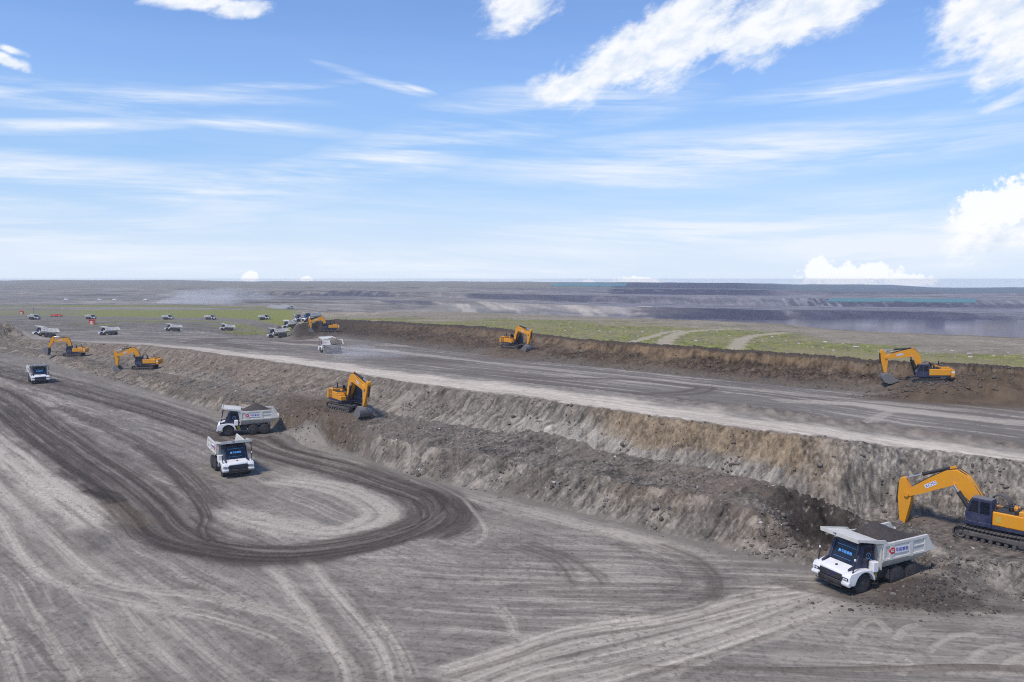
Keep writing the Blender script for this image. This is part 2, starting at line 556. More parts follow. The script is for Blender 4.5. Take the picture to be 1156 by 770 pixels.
pad(37.8, 61.1, 4.6, .7)
pad(31.2, 66.4, 2.3, .3, 4)
for px_, py_, lo_, hi_, r_ in ((1045, 430, 4, 8, 4.0), (392, 461.5, 1, 4, 3.6), (580, 393, 4, 8, 4.0), (84, 402, 1, 4, 3.6), (164, 416.5, 1, 4, 3.6), (371, 374.5, 5, 8, 4.5)):
    q_ = at(px_, py_, lo_, hi_)
    pad(q_.x, q_.y, r_)
for (x, y, r_, z_, top_) in PADS:
    if z_ is None:
        zs = np.concatenate([Zb[b][((Xb[b] - x) ** 2 + (Yb[b] - y) ** 2) < (r_ * .7) ** 2] for b in range(9)])
        z_ = float(zs.mean())
    for b in range(min(9, top_)):
        d_ = np.hypot(Xb[b] - x, Yb[b] - y)
        k_ = sstep(r_ * 1.7, r_ * .75, d_) * ((1 - Sb[b] ** 3) if b == 3 else 1)
        m = k_ > 0
        Zb[b][m] = Zb[b][m] * (1 - .9 * k_[m]) + z_ * .9 * k_[m]

# make neighbouring bands share their edge rows
for b in range(len(NAMES) - 1):
    mid = (Zb[b][-1] + Zb[b + 1][0]) / 2
    Zb[b][-1] = mid
    Zb[b + 1][0] = mid


# ------------------------------------------------------------------ what each patch of ground is made of (base colours, some shade and haze painted in)
def C(r, g, b):
    return np.array([r, g, b])


GROUND_TINT = (.985, .94, .81)
GREY, PALE, DARK, BROWN = C(.226, .211, .202), C(.395, .365, .34), C(.082, .070, .066), C(.19, .145, .11)
TAN, CLAY, COAL, GREEN = C(.30, .215, .135), C(.37, .355, .345), C(.040, .040, .070), C(.200, .218, .060)  # COAL has some blue of the haze mixed into its colour
DIRT = C(.27, .245, .21)


def blend(c, k, w):
    return c * (1 - w[..., None]) + k * w[..., None]


Cb = []
uv = lambda b: ((Xb[b] - Yb[b]) * .7071, (Xb[b] + Yb[b]) * .7071)

# --- pit floor
X, Y, S = Xb[0], Yb[0], Sb[0]
u, v = uv(0)
tone = fbm(X * .05, Y * .05, 4, 101)
c = np.broadcast_to(GREY, X.shape + (3,)) * (1 + .20 * tone + .16 * fbm(X * .6, Y * .6, 4, 102))[..., None]
wx = .8 * fbm(X * .08, Y * .08, 2, 103)
sA = .75 * fbm(v * .9 + wx, u * .035, 5, 104, .6) + .55 * fbm(v * 3.4 + 2 * wx, u * .10, 4, 108, .65)          # streaks along the driving direction
sB = .75 * fbm((Y + .12 * X) * 1.1 + wx, (X - .1 * Y) * .04, 5, 105, .6) + .55 * fbm((Y + .12 * X) * 3.6 + 2 * wx, (X - .1 * Y) * .11, 4, 109, .65)   # streaks across the front right
wB = sstep(-25, 5, X) * sstep(75, 55, Y)
st = sA * (1 - wB) + sB * wB
c = c * (1 + .50 * st)[..., None]
c = blend(c, PALE, .62 * sstep(.14, .62, st + .3 * tone))
c = blend(c, DARK * 2.0, .45 * sstep(.25, .65, -st + .25 * fbm(X * .3, Y * .3, 3, 106)))
patch = sstep(.15, .5, fbm(X * .11 + 3, Y * .11, 4, 107))
c = blend(c, PALE * C(1.0, .97, .96), .22 * patch)
Hz = np.zeros_like(X)


def stroke(pts, hw, col, op, streak=1.2, soft=.45, lines_=0, press=0.0, seed=0, breakup=.45, n=14, ends=.06):
    """worn or spilt ground along a wheel path"""
    global c, Hz
    P = path(pts, n=n)
    hw_max = hw if np.isscalar(hw) else max(hw)
    d, s, t, L = along(P, X, Y, hw_max * 1.6)
    m = d < hw_max * 1.6
    if not m.any():
        return
    dm, sm, tm = d[m], s[m], t[m]
    h = hw if np.isscalar(hw) else np.interp(sm / L, np.linspace(0, 1, len(hw)), hw)
    rag = 1 + .35 * fbm(sm * .10 / max(.3, hw_max * .2), np.sign(tm) * 3 + 0 * sm, 3, 200 + seed)
    e = dm / (h * rag)
    k = 1 - sstep(1 - soft, 1.0 + soft * .4, e)
    f = fbm(tm * streak * 1.3, sm * .045, 4, 210 + seed, .6)
    g = fbm(tm * .7, sm * .25, 3, 220 + seed)
    w = op * k * np.clip(1 - breakup + breakup * 2.2 * (f + .35) + .25 * g, 0, 1.15)
    if lines_:
        w = w * (.55 + .45 * np.cos(tm / h * np.pi * lines_) ** 2)
    fade = sstep(0, ends, sm / L) * sstep(1, 1 - ends, sm / L)
    w = np.clip(w * fade, 0, 1)
    c[m] = c[m] * (1 - w[:, None]) + col * w[:, None]
    Hz[m] += press * k * fade * (.4 + f)


# pale strips beside the dark loop, then the dark loop of spilt muck itself
stroke([(-60, 470), (0, 505), (60, 552), (125, 600)], 2.6, PALE * 1.18, .9, .9, seed=1)
stroke([(-60, 520), (0, 560), (70, 620), (150, 670)], 2.0, PALE, .35, .9, seed=2)
stroke([(120, 430), (200, 456), (300, 486), (420, 524), (560, 566), (700, 602), (840, 640)], 1.6, PALE * 1.1, .75, .8, seed=3)
stroke([(200, 470), (330, 510), (460, 548), (560, 590)], 1.2, PALE, .35, 1.0, seed=4)
stroke([(245, 572), (300, 590), (380, 600), (430, 580), (380, 552), (300, 540)], 2.2, PALE * 1.1, .8, 1.0, seed=5)
stroke([(-60, 425), (0, 450), (40, 480), (82, 510), (135, 545), (172, 576), (195, 600), (240, 617), (320, 624), (400, 615), (455, 601), (487, 582), (478, 563), (440, 549),
        (385, 530), (320, 514), (255, 492), (180, 466), (110, 446), (40, 428), (-40, 408)],
       [4.0, 4.4, 4.6, 4.4, 3.6, 2.9, 2.7, 3.0, 3.4, 4.0, 4.2, 4.6, 4.6], DARK * 1.35, .95, 1.6, .30, press=.03, seed=6, breakup=.42)
LOOP = [(-60, 425), (0, 450), (40, 480), (82, 510), (135, 545), (172, 576), (195, 600), (240, 617), (320, 624), (400, 615), (455, 601), (487, 582), (478, 563), (440, 549),
        (385, 530), (320, 514), (255, 492), (180, 466), (110, 446), (40, 428), (-40, 408)]
for k, (dx, dy, hw_, op_) in enumerate([(-22, 6, .7, .75), (14, -5, .6, .65), (-36, 10, .5, .5), (2, 1, .5, .6)]):
    sh = [(x + dx * (1 if i < 7 else .25), y + dy * (1 if i < 7 else 1.1)) if i < 11 else (x - dx * .55, y - dy * 1.0) for i, (x, y) in enumerate(LOOP)]
    stroke(sh, hw_, DARK * .72, op_, 2.6, .5, seed=140 + k, breakup=.6)
    stroke([(x + 7, y - 3) for x, y in sh], .3, PALE * .8, .24, 2.6, .5, seed=150 + k, breakup=.8, ends=.25)
stroke([(0, 458), (50, 500), (105, 545), (140, 578), (165, 600), (210, 620), (300, 630), (400, 621), (470, 602), (505, 582)], 1.1, DARK * .7, .6, 2.2, seed=7, breakup=.6)
stroke([(150, 500), (195, 535), (222, 565), (232, 585), (228, 598), (240, 612), (290, 622)], .8, DARK * .8, .75, 2.2, seed=8, breakup=.5)
stroke([(60, 455), (140, 492), (200, 525), (236, 560), (240, 578)], 1.4, DARK * 1.15, .75, 2.2, seed=9, breakup=.5)
stroke([(420, 520), (490, 552), (520, 575), (515, 592), (480, 610)], 2.0, DARK * .75, .7, 1.6, seed=10)
stroke([(120, 565), (140, 582), (162, 596)], 1.6, BROWN * .75, .4, 1.6, seed=11)
stroke([(100, 552), (125, 560), (135, 568)], 1.1, DARK * .5, .8, 1.6, seed=12)
# pale wheel tracks of the foreground
for i, p in enumerate([
        [(-60, 510), (-25, 560), (0, 588), (27, 628), (59, 654), (108, 671), (172, 684), (231, 695), (289, 712), (316, 724), (335, 746), (345, 772), (350, 800)],
        [(-30, 520), (11, 563), (48, 598), (86, 633), (121, 656), (167, 665), (228, 672), (289, 687), (329, 700), (370, 722), (396, 748), (407, 772), (410, 800)],
        [(300, 632), (310, 644), (335, 676), (364, 713), (388, 751), (394, 772), (398, 800)],
        [(340, 628), (351, 641), (378, 670), (415, 711), (434, 740), (442, 772), (446, 800)],
        [(10, 650), (32, 689), (64, 735), (86, 772), (96, 800)], [(-20, 680), (0, 716), (21, 772), (28, 800)],
        [(100, 690), (126, 732), (159, 772)], [(130, 672), (156, 705), (190, 740), (228, 775)], [(180, 690), (210, 719), (282, 775)],
        [(420, 690), (450, 730), (470, 775)], [(560, 682), (575, 700), (582, 722)], [(520, 560), (543, 588), (546, 605), (520, 625)]]):
    stroke(p, (.72 if i < 4 else .44) * (.6 if i == 11 else 1), PALE * 1.22, (.85 if i < 2 else .74) if i < 4 else (.5 if i < 11 else .4), 2.2, .4, lines_=1, press=-.05, seed=20 + i, breakup=.45, ends=.2)
    if i < 4:
        stroke([(x + 14, y) for x, y in p], .35, DARK * 1.8, .30, 1.8, .4, seed=40 + i)
# the fan of wheel tracks leading to the loading place
for i, p in enumerate([
        [(480, 790), (578, 748), (685, 722), (766, 703), (867, 681), (940, 664)], [(540, 790), (605, 762), (712, 738), (820, 708), (867, 692), (930, 668)],
        [(480, 765), (578, 735), (645, 713), (753, 697), (850, 672), (915, 662)], [(620, 790), (700, 765), (800, 735), (900, 700), (960, 676)]]):
    stroke(p, 1.1, PALE * 1.2, .85, 1.6, .4, lines_=2, press=-.05, seed=60 + i, breakup=.4)
    stroke([(x, y + 7) for x, y in p], .3, DARK * 1.5, .5, 1.6, .4, seed=70 + i)
for i, p in enumerate([
        [(690, 612), (737, 630), (766, 646), (771, 660), (740, 672)], [(715, 612), (763, 627), (796, 646), (804, 662), (785, 682), (720, 690)],
        [(590, 612), (642, 630), (667, 646), (683, 662)], [(578, 616), (626, 633), (650, 662)], [(740, 612), (790, 632), (812, 655), (800, 680)]]):
    stroke(p, .8, DARK * 1.35, .62, 2.0, .4, lines_=1, seed=80 + i)
for i, (y, x0, x1) in enumerate([(661, 560, 900), (668, 600, 920), (675, 620, 860), (683, 560, 780), (690, 600, 700)]):
    stroke([(x0, y), ((x0 + x1) / 2, y + 1), (x1, y - 4)], .55, DARK * 1.5, .5, 1.6, .5, seed=90 + i, breakup=.8)
for i, p in enumerate([
        [(1090, 748), (1098, 735), (1117, 727), (1150, 724)], [(1042, 735), (1055, 722), (1074, 714), (1100, 712)], [(1004, 720), (1018, 706), (1034, 702)],
        [(958, 720), (964, 706), (982, 697), (1000, 712)], [(1120, 760), (1138, 742), (1170, 732)], [(1000, 735), (1020, 745), (1010, 760)]]):
    stroke(p, .55, DARK * 1.9, .45, 2.0, .4, lines_=1, seed=100 + i)
    stroke([(x + 5, y + 3) for x, y in p], .3, PALE * 1.1, .55, 2.0, .4, seed=110 + i)
for i, (y0, y1) in enumerate([(700, 735), (715, 752), (742, 765), (688, 706)]):
    stroke([(860, y0), (1000, (y0 + y1) / 2 - 4), (1180, y1)], 1.1, PALE, .5, 1.6, .5, lines_=2, seed=120 + i, breakup=.6)
stroke([(690, 752), (800, 755), (950, 757), (1090, 754), (1180, 757)], .5, DARK * 1.6, .7, 2.0, .5, seed=130, press=.12, breakup=.7)
stroke([(870, 655), (960, 674), (1030, 682), (1100, 684), (1180, 690)], .9, DARK * 1.3, .55, 1.2, .6, seed=131, breakup=.7)
stroke([(930, 645), (1000, 660), (1060, 668)], 2.2, DARK * .9, .8, .8, .6, seed=132)
stroke([(240, 488), (300, 490), (345, 484)], 2.0, DARK * 1.1, .6, .8, .6, seed=133)
stroke([(120, 430), (60, 440), (-20, 440)], .8, DARK * 1.5, .5, 1.2, .5, seed=134)
# sharp small breaks in the crust, grit
cr = fbm(X * 1.6 + .6 * fbm(X * 2.5, Y * 2.5, 2, 150), Y * 1.6, 4, 151, .65)
c = c * (1 + .22 * sstep(.18, .34, cr) * sstep(-.1, .3, fbm(X * .15, Y * .15, 3, 152)))[..., None]
c = c * (1 - .22 * sstep(.20, .36, fbm(X * 2.1, Y * 2.1, 4, 153, .65)))[..., None]
c = c * (1 + .07 * perlin(X * 5.3, Y * 5.3, 154) + .04 * perlin(X * 9.1, Y * 9.1, 155))[..., None]
# clods
cl = sstep(.42, .62, fbm(X * 2.2, Y * 2.2, 2, 140)) * sstep(.0, .4, fbm(X * .12, Y * .12, 3, 141))
c = blend(c, DARK * 1.6, .55 * cl)
edge = sstep(.955, 1.0, S + .012 * fbm(X * .5, Y * .5, 3, 142))
c = blend(c, GREY * .85, .7 * edge)
Zb[0] = Zb[0] + Hz
Cb.append(c)

PXB = [np.broadcast_to(PXC, Xb[b].shape) for b in range(len(NAMES))]

# --- lower slope, terrace, terrace face
for b in (1, 2, 3):
    X, Y, S, P = Xb[b], Yb[b], Sb[b], PXB[b]
    u, v = uv(b)
    n1, n2, n3 = fbm(X * .13, Y * .13, 4, 300 + b), fbm(X * .7, Y * .7, 4, 310 + b), fbm(X * 2.4, Y * 2.4, 3, 320 + b)
    base = GREY * (.95, .76, .95)[b - 1]
    n4 = perlin(X * 4.7, Y * 4.7, 340 + b)
    c = np.broadcast_to(base, X.shape + (3,)) * (1 + .35 * n1 + .45 * n2 + .38 * n3 + .22 * n4)[..., None]
    warp = .6 * fbm(X * .3, Y * .3, 2, 50)
    g = ridged(u * 1.05 - v * .15 + warp, v * .10, 3, 70) - .5
    g2 = fbm(u * 2.3 - v * .3 + warp, v * .25, 4, 75, .6)
    g3 = fbm(u * 5.0 - v * .8 + warp, v * .5, 3, 77, .6)
    c = c * np.clip(1 + .42 * g + .42 * g2 + .34 * g3, .35, 2)[..., None]
    # warm spoil on the left half and along the top
    warm = np.interp(P, [-50, 60, 160, 330, 430, 560, 680, 700, 870, 960, 985, 1100], [.3, .4, .55, .55, .22, .08, .10, .55, .65, .75, .15, .12])
    top = S if b == 3 else (np.full_like(S, .18) if b == 2 else .40 * S)
    c = blend(c, BROWN * (1 + .5 * n2 + .35 * g2)[..., None], np.clip(warm * sstep(.12, .6, top + .45 * n1 + .15), 0, 1) * .75)
    c = blend(c, TAN, .5 * sstep(.05, .5, n1 + .5 * n2) * sstep(.35, .7, top) * sstep(.5, .9, warm))
    if b == 3:
        pale = np.interp(P, [520, 575, 600, 735, 760, 812, 830, 900, 1000, 1040], [0, .4, 1, 1, .35, .3, .8, .5, .3, 0])
        lowp = 1 - sstep(.50, .72, S + .22 * n1)
        c = blend(c, CLAY * (1 + .60 * g2 + .35 * g + .35 * g3)[..., None], np.clip(pale * lowp * (.75 + .4 * n2), 0, 1))
        c = blend(c, DARK * 2.2, .7 * sstep(.25, .6, n2 + .3 * n1) * sstep(.60, .9, S) * np.interp(P, [540, 600, 700, 720], [.4, 1, 1, .2]))
        c = blend(c, CLAY, .7 * sstep(.2, .45, n1 + .4 * g2) * np.interp(P, [380, 430, 520, 560], [0, .6, .6, 0]))
    if b == 3:
        tn = np.interp(P, [660, 700, 860, 960, 985], [0, 1, 1, .9, 0]) * sstep(.30, .55, S + .2 * n1)
        c = blend(c, C(.25, .195, .135) * (1 + .55 * n2 + .50 * n3 + .4 * n4)[..., None], .62 * tn)
        lip = sstep(.93, .985, S + .02 * n2)
        c = blend(c, DARK * 2.2, .45 * lip)
    if b == 3:
        gr_ = np.interp(P, [900, 965, 1000, 1156], [0, .8, .9, .7])
        c = blend(c, GREY * .98 * np.clip(1 + .5 * n2 + .5 * n3 + .4 * n4, .3, 2)[..., None], gr_ * .85)
        c = blend(c, PALE * 1.1, gr_ * .6 * sstep(.15, .4, n3 + .4 * n2))
    if b == 2:
        c = blend(c, DARK * 2.0, .55 * sstep(.0, .4, n1 + .5 * n2))
    if b == 1:
        c = blend(c, PALE, .50 * sstep(.22, .55, n2 + .5 * n1))
        c = blend(c, DARK * 1.8, .55 * sstep(.2, .5, -n1 + .4 * n2))
        c = blend(c, GREY * .95, (1 - sstep(.02, .2, S)) * .6)
    if b != 3:
        rec = np.interp(P, [860, 915, 960, 1020], [0, 1, 1, 0]) * (sstep(.3, .6, S) if b == 1 else 1 - sstep(.6, .95, S))  # shade of the dug recess painted into the ground colour
        c = blend(c, DARK * (1 + .5 * n2)[..., None], .85 * np.clip(rec + .3 * n1 * (rec > 0), 0, 1))
    p = at(932, 582, 1, 4)  # deepest part of the hollow, its darkness also painted in
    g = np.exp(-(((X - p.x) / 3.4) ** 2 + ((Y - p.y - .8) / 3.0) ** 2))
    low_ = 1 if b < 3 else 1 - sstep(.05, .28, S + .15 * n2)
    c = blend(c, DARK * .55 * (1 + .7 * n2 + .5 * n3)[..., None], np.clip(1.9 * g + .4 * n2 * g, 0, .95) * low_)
    p = at(1000, 575, 1, 4)  # same painted darkness carried on round the digging pocket
    g = np.exp(-(((X - p.x) / 5.5) ** 2 + ((Y - p.y - 1.0) / 3.2) ** 2))
    c = blend(c, DARK * 1.3 * (1 + .6 * n2 + .4 * n3)[..., None], np.clip(1.0 * g + .3 * n1 * g, 0, .85) * low_)
    muck = np.interp(P, [300, 335, 385, 420], [0, .9, .9, 0]) * (sstep(.0, .3, S) if b == 1 else (1. if b == 2 else 1 - sstep(.05, .25, S)))
    c = blend(c, BROWN * .55, np.clip(muck * (.8 + .6 * n2), 0, 1))
    # dirt heap thrown up beside the loading place
    p = at(1060, 664, 0, 2)
    g = np.exp(-(((X - p.x) / 4.0) ** 2 + ((Y - p.y) / 2.6) ** 2))
    c = blend(c, DARK * (1 + .6 * n2)[..., None], np.clip(1.3 * g, 0, .92))
    wob = sstep(.35, .6, fbm(X * 1.7, Y * 1.7, 3, 330))
    c = blend(c, PALE * 1.1, .45 * wob * sstep(.1, .3, n3))
    Cb.append(c)
X, Y = Xb[0], Yb[0]
p = at(1050, 668, 0, 1)
g = np.exp(-(((X - p.x) / 4.2) ** 2 + ((Y - p.y) / 2.2) ** 2)) * (1 + .6 * fbm(X * .9, Y * .9, 3, 331))
Cb[0] = blend(Cb[0], DARK * .95, np.clip(1.2 * g, 0, .93))

# --- pale road behind the crest, and the bench behind the windrow
X, Y, S, P = Xb[4], Yb[4], Sb[4], PXB[4]
u, v = uv(4)
n1, n2 = fbm(X * .12, Y * .12, 4, 401), fbm(X * .8, Y * .8, 4, 402)
sA = fbm(v * .9 + .5 * n1, u * .04, 5, 403, .6)
c = np.broadcast_to(C(.54, .495, .455), X.shape + (3,)) * (1 + .16 * n2 + .42 * sA)[..., None]
roadw = np.interp(P, [150, 230, 420, 600, 860, 1156], [.42, .46, .64, .66, .60, .60])
off = sstep(-.08, .22, S - roadw + .22 * n1 + .25 * sA)
c = blend(c, GREY * .95 * (1 + .4 * n2 + .25 * sA)[..., None], off * .9)
c = blend(c, GREY * .8, .8 * (1 - sstep(0, .10, S + .06 * n2)))
bm = np.exp(-((S - 1) / .16) ** 2) * np.interp(P, [640, 860, 1156], [0, .9, .9])
c = blend(c, DARK * 2.0 * (1 + .6 * n2)[..., None], bm * .8)
c = blend(c, GREY * .85, (1 - sstep(100, 260, P)) * .6)
Cb.append(c)

X, Y, S, P = Xb[5], Yb[5], Sb[5], PXB[5]
u, v = uv(5)
n1, n2 = fbm(X * .06, Y * .06, 4, 411), fbm(X * .5, Y * .5, 4, 412)
sA = fbm(v * .55 + .5 * n1, u * .022, 5, 413, .6)
c = np.broadcast_to(GREY * .84, X.shape + (3,)) * (1 + .2 * n1 + .15 * n2 + .30 * sA)[..., None]
c = blend(c, PALE, .8 * sstep(.18, .5, sA + .3 * n1))
c = blend(c, DARK * 2, .5 * sstep(.25, .6, -sA))
bm = np.exp(-(S / .10) ** 2) * np.interp(P, [640, 860, 1156], [0, .9, .9])
c = blend(c, DARK * 2.0 * (1 + .6 * n2)[..., None], bm * .8)


def bstroke(pts, hw, col, op, seed, streak=.9, breakup=.5, soft=.5):
    global c
    Pp = path(pts, 4, 6, 12)
    d, s, t, L = along(Pp, X, Y, hw * 1.5)
    m = d < hw * 1.5
    e = d[m] / (hw * (1 + .3 * fbm(s[m] * .05, 0 * s[m], 3, seed)))
    k = 1 - sstep(1 - soft, 1.15, e)
    f = fbm(t[m] * streak, s[m] * .03, 4, seed + 1, .6)
    w = np.clip(op * k * (1 - breakup + breakup * 2.2 * (f + .35)), 0, 1) * sstep(0, .05, s[m] / L) * sstep(1, .95, s[m] / L)
    c[m] = c[m] * (1 - w[:, None]) + col * w[:, None]


bstroke([(560, 425), (640, 427), (705, 428), (770, 434), (798, 438), (770, 444), (700, 443), (630, 436), (560, 428)], 2.6, DARK * 1.5, .75, 420)
bstroke([(300, 400), (250, 388), (215, 388), (260, 382), (330, 386), (430, 400), (520, 412)], 5.0, DARK * 1.5, .7, 424)
bstroke([(230, 392), (330, 396), (430, 405), (560, 420), (680, 432)], 3.0, DARK * 1.9, .5, 426)
bstroke([(300, 385), (420, 395), (560, 410), (700, 424), (850, 440), (1000, 455), (1156, 470)], 2.4, PALE * 1.05, .6, 428)
bstroke([(870, 452), (960, 456), (1060, 468), (1170, 480)], 2.6, PALE * 1.05, .75, 430)
bstroke([(880, 462), (960, 474), (1010, 464), (1060, 470)], .9, PALE * 1.1, .6, 432)
bstroke([(880, 446), (940, 450), (1000, 452)], 1.0, DARK * 1.6, .7, 434)
bstroke([(120, 381), (220, 380), (330, 381)], 3.0, PALE * .9, .5, 436)
for mx, my, r_ in ((1040, 442, 8), (1075, 444, 9), (1120, 447, 9), (1185, 451, 10), (590, 396, 8)):
    p = at(mx, my, 4, 8)
    g = np.exp(-(((X - p.x) / r_) ** 2 + ((Y - p.y) / (r_ * .55)) ** 2) * 1.3) * (1 + .4 * n2)
    c = blend(c, BROWN * .60 * (1 + .4 * n2)[..., None], np.clip(1.4 * g, 0, .95))
p = at(-5, 386, 3, 6)
g = np.exp(-(((X - p.x) / 26) ** 2 + ((Y - p.y) / 14) ** 2)) * (1 + .4 * n2)
c = blend(c, DARK * 1.5, np.clip(1.3 * g, 0, .9))
Cb.append(c)

# --- the far wall under the grass
X, Y, S, P = Xb[6], Yb[6], HF, PXB[6]
u, v = uv(6)
n1, n2, n3 = fbm(X * .09, Y * .09, 4, 501), fbm(X * .5, Y * .5, 4, 502), fbm(X * 1.8, Y * 1.8, 3, 503)
g2 = fbm(u * 1.6 + v * .6, v * .2, 4, 505, .6)
iswall = sstep(322, 340, P)
c = np.broadcast_to(BROWN * .58, X.shape + (3,)) * np.clip(1 + .40 * n1 + .55 * n2 + .55 * n3 + .50 * g2 + .40 * perlin(X * 3.7, Y * 3.7, 511), .3, 2.3)[..., None]
c = blend(c, TAN * 1.0, .85 * sstep(.40, .6, S + .16 * n1) * np.interp(P, [380, 560, 640, 690, 720, 900, 940, 1100], [.1, .3, .7, .5, .95, .9, .5, .6]) * (.6 + .7 * n2))
c = blend(c, GREY * .85, .55 * np.interp(P, [580, 610, 655, 665, 900, 1000, 1156], [0, .7, .7, 0, .2, .9, .9]) * sstep(-.1, .4, n2 + .4 * n1))
c = blend(c, DARK * .72, .92 * np.interp(P, [330, 400, 450, 560], [1, .85, .3, .1]) * sstep(-.9, -.1, n2))
c = blend(c, DARK * .9, .9 * sstep(.84, .93, S + .05 * n2 + .04 * n3))  # shadow line below the crest, painted into the wall colour
c = blend(c, GREY * .8, .6 * (1 - sstep(.0, .25, S + .12 * n2)))
for mx, my, r_ in ((1070, 440, 10), (1120, 444, 10), (1180, 448, 11), (588, 394, 8)):
    p = at(mx, my, 4, 8)
    g = np.exp(-(((X - p.x) / r_) ** 2 + ((Y - p.y) / (r_ * .6)) ** 2) * 1.2)
    c = blend(c, BROWN * .62 * (1 + .4 * n2)[..., None], np.clip(1.3 * g * (1 - sstep(.75, .9, S)), 0, .95))
S = Sb[6]
flat = GREY * .80
gr = sstep(-.15, .15, fbm(X * .012, Y * .02, 4, 507)) * .85 * np.interp(P, [-100, 60, 110, 330], [.2, .3, .9, 1])
cf = blend(np.broadcast_to(flat, X.shape + (3,)) * (1 + .3 * n1 + .3 * fbm(X * .03, Y * .12, 4, 508))[..., None], GREEN * .95, gr * sstep(.15, .4, S))
cf = blend(cf, DARK * 1.7, .6 * sstep(.1, .4, fbm(X * .02, Y * .06, 4, 509)) * (1 - S))
c = cf * (1 - iswall[..., None]) + c * iswall[..., None]
Cb.append(c)

# --- grassland on top, green fields at the left
X, Y, S, P = Xb[7], Yb[7], Sb[7], PXB[7]
n1, n2 = fbm(X * .04, Y * .05, 4, 601), fbm(X * .25, Y * .3, 4, 602)
c = np.broadcast_to(DIRT * .95, X.shape + (3,)) * (1 + .22 * n1 + .28 * n2)[..., None]
gtop = np.interp(P, [330, 380, 520, 600, 640, 740, 840, 870, 980, 1040, 1156], [.0, .15, .35, .8, .8, .78, .72, .62, .55, .36, .34])
n5 = fbm(X * .9, Y * .5, 4, 606)
green = (1 - sstep(-.10, .10, S - gtop + .24 * n1 + .10 * n2)) * (.40 + .75 * sstep(-.45, .25, n2 + .6 * n5)) * np.interp(P, [330, 345], [0, 1])
yellow = sstep(-.2, .4, n1 + .4 * n2)
gcol = GREEN * (1 - yellow[..., None] * .45) + C(.26, .235, .11) * (yellow[..., None] * .45)
c = blend(c, gcol * (1 + .30 * n2 + .45 * n5)[..., None], np.clip(green, 0, 1) * .92)
c = blend(c, DIRT * .9, .45 * sstep(.30, .5, n5 + .5 * n1) * (green > .05))
c = blend(c, C(.06, .075, .03), .6 * sstep(.30, .5, fbm(X * .5, Y * .35, 3, 607)) * np.clip(green, 0, 1))
lowg = np.interp(P, [860, 900, 1040, 1156], [0, .85, .9, .45]) * (1 - sstep(.10, .30, S + .08 * n1))
c = blend(c, C(.27, .24, .15), lowg * .8)
# two sandy tracks over the grass
for pts, hw in (([(750, 391), (752, 384), (768, 376), (790, 373), (830, 371)], 2.2), ([(830, 394), (836, 386), (846, 380), (880, 376)], 2.0), ([(712, 388), (735, 380), (752, 375), (768, 373)], 1.4)):
    Pp = path(pts, 7, 8, 10)
    d, s, t, L = along(Pp, X, Y, hw * 2)
    c = blend(c, C(.40, .36, .30), (1 - sstep(.5, 1.1, d / (hw * (1 + .4 * n2)))) * .85)
# left of the wall: fields beyond the haul road (S runs from row 362 to row 350)
fl = 1 - sstep(322, 345, P)
n3 = fbm(X * .008, Y * .03, 4, 605)
cf = np.broadcast_to(GREY * .85, X.shape + (3,)) * (1 + .25 * n3 + .2 * n2)[..., None]
cf = blend(cf, GREEN * 1.0, np.interp(P, [-100, 80, 110, 330], [.45, .5, .92, 1.0]) * sstep(.30, .42, S + .10 * n3))
cf = blend(cf, GREEN * .95, .75 * np.interp(P, [100, 190, 330], [.5, .9, .95]) * (1 - sstep(.03, .16, S + .1 * n3)))
c = cf * fl[..., None] + c * (1 - fl[..., None])
c = blend(c, DARK * 1.6, .7 * sstep(.965, .99, S + .02 * n2) * np.interp(P, [620, 660], [0, 1]) * sstep(-.2, .2, n1))
Cb.append(c)

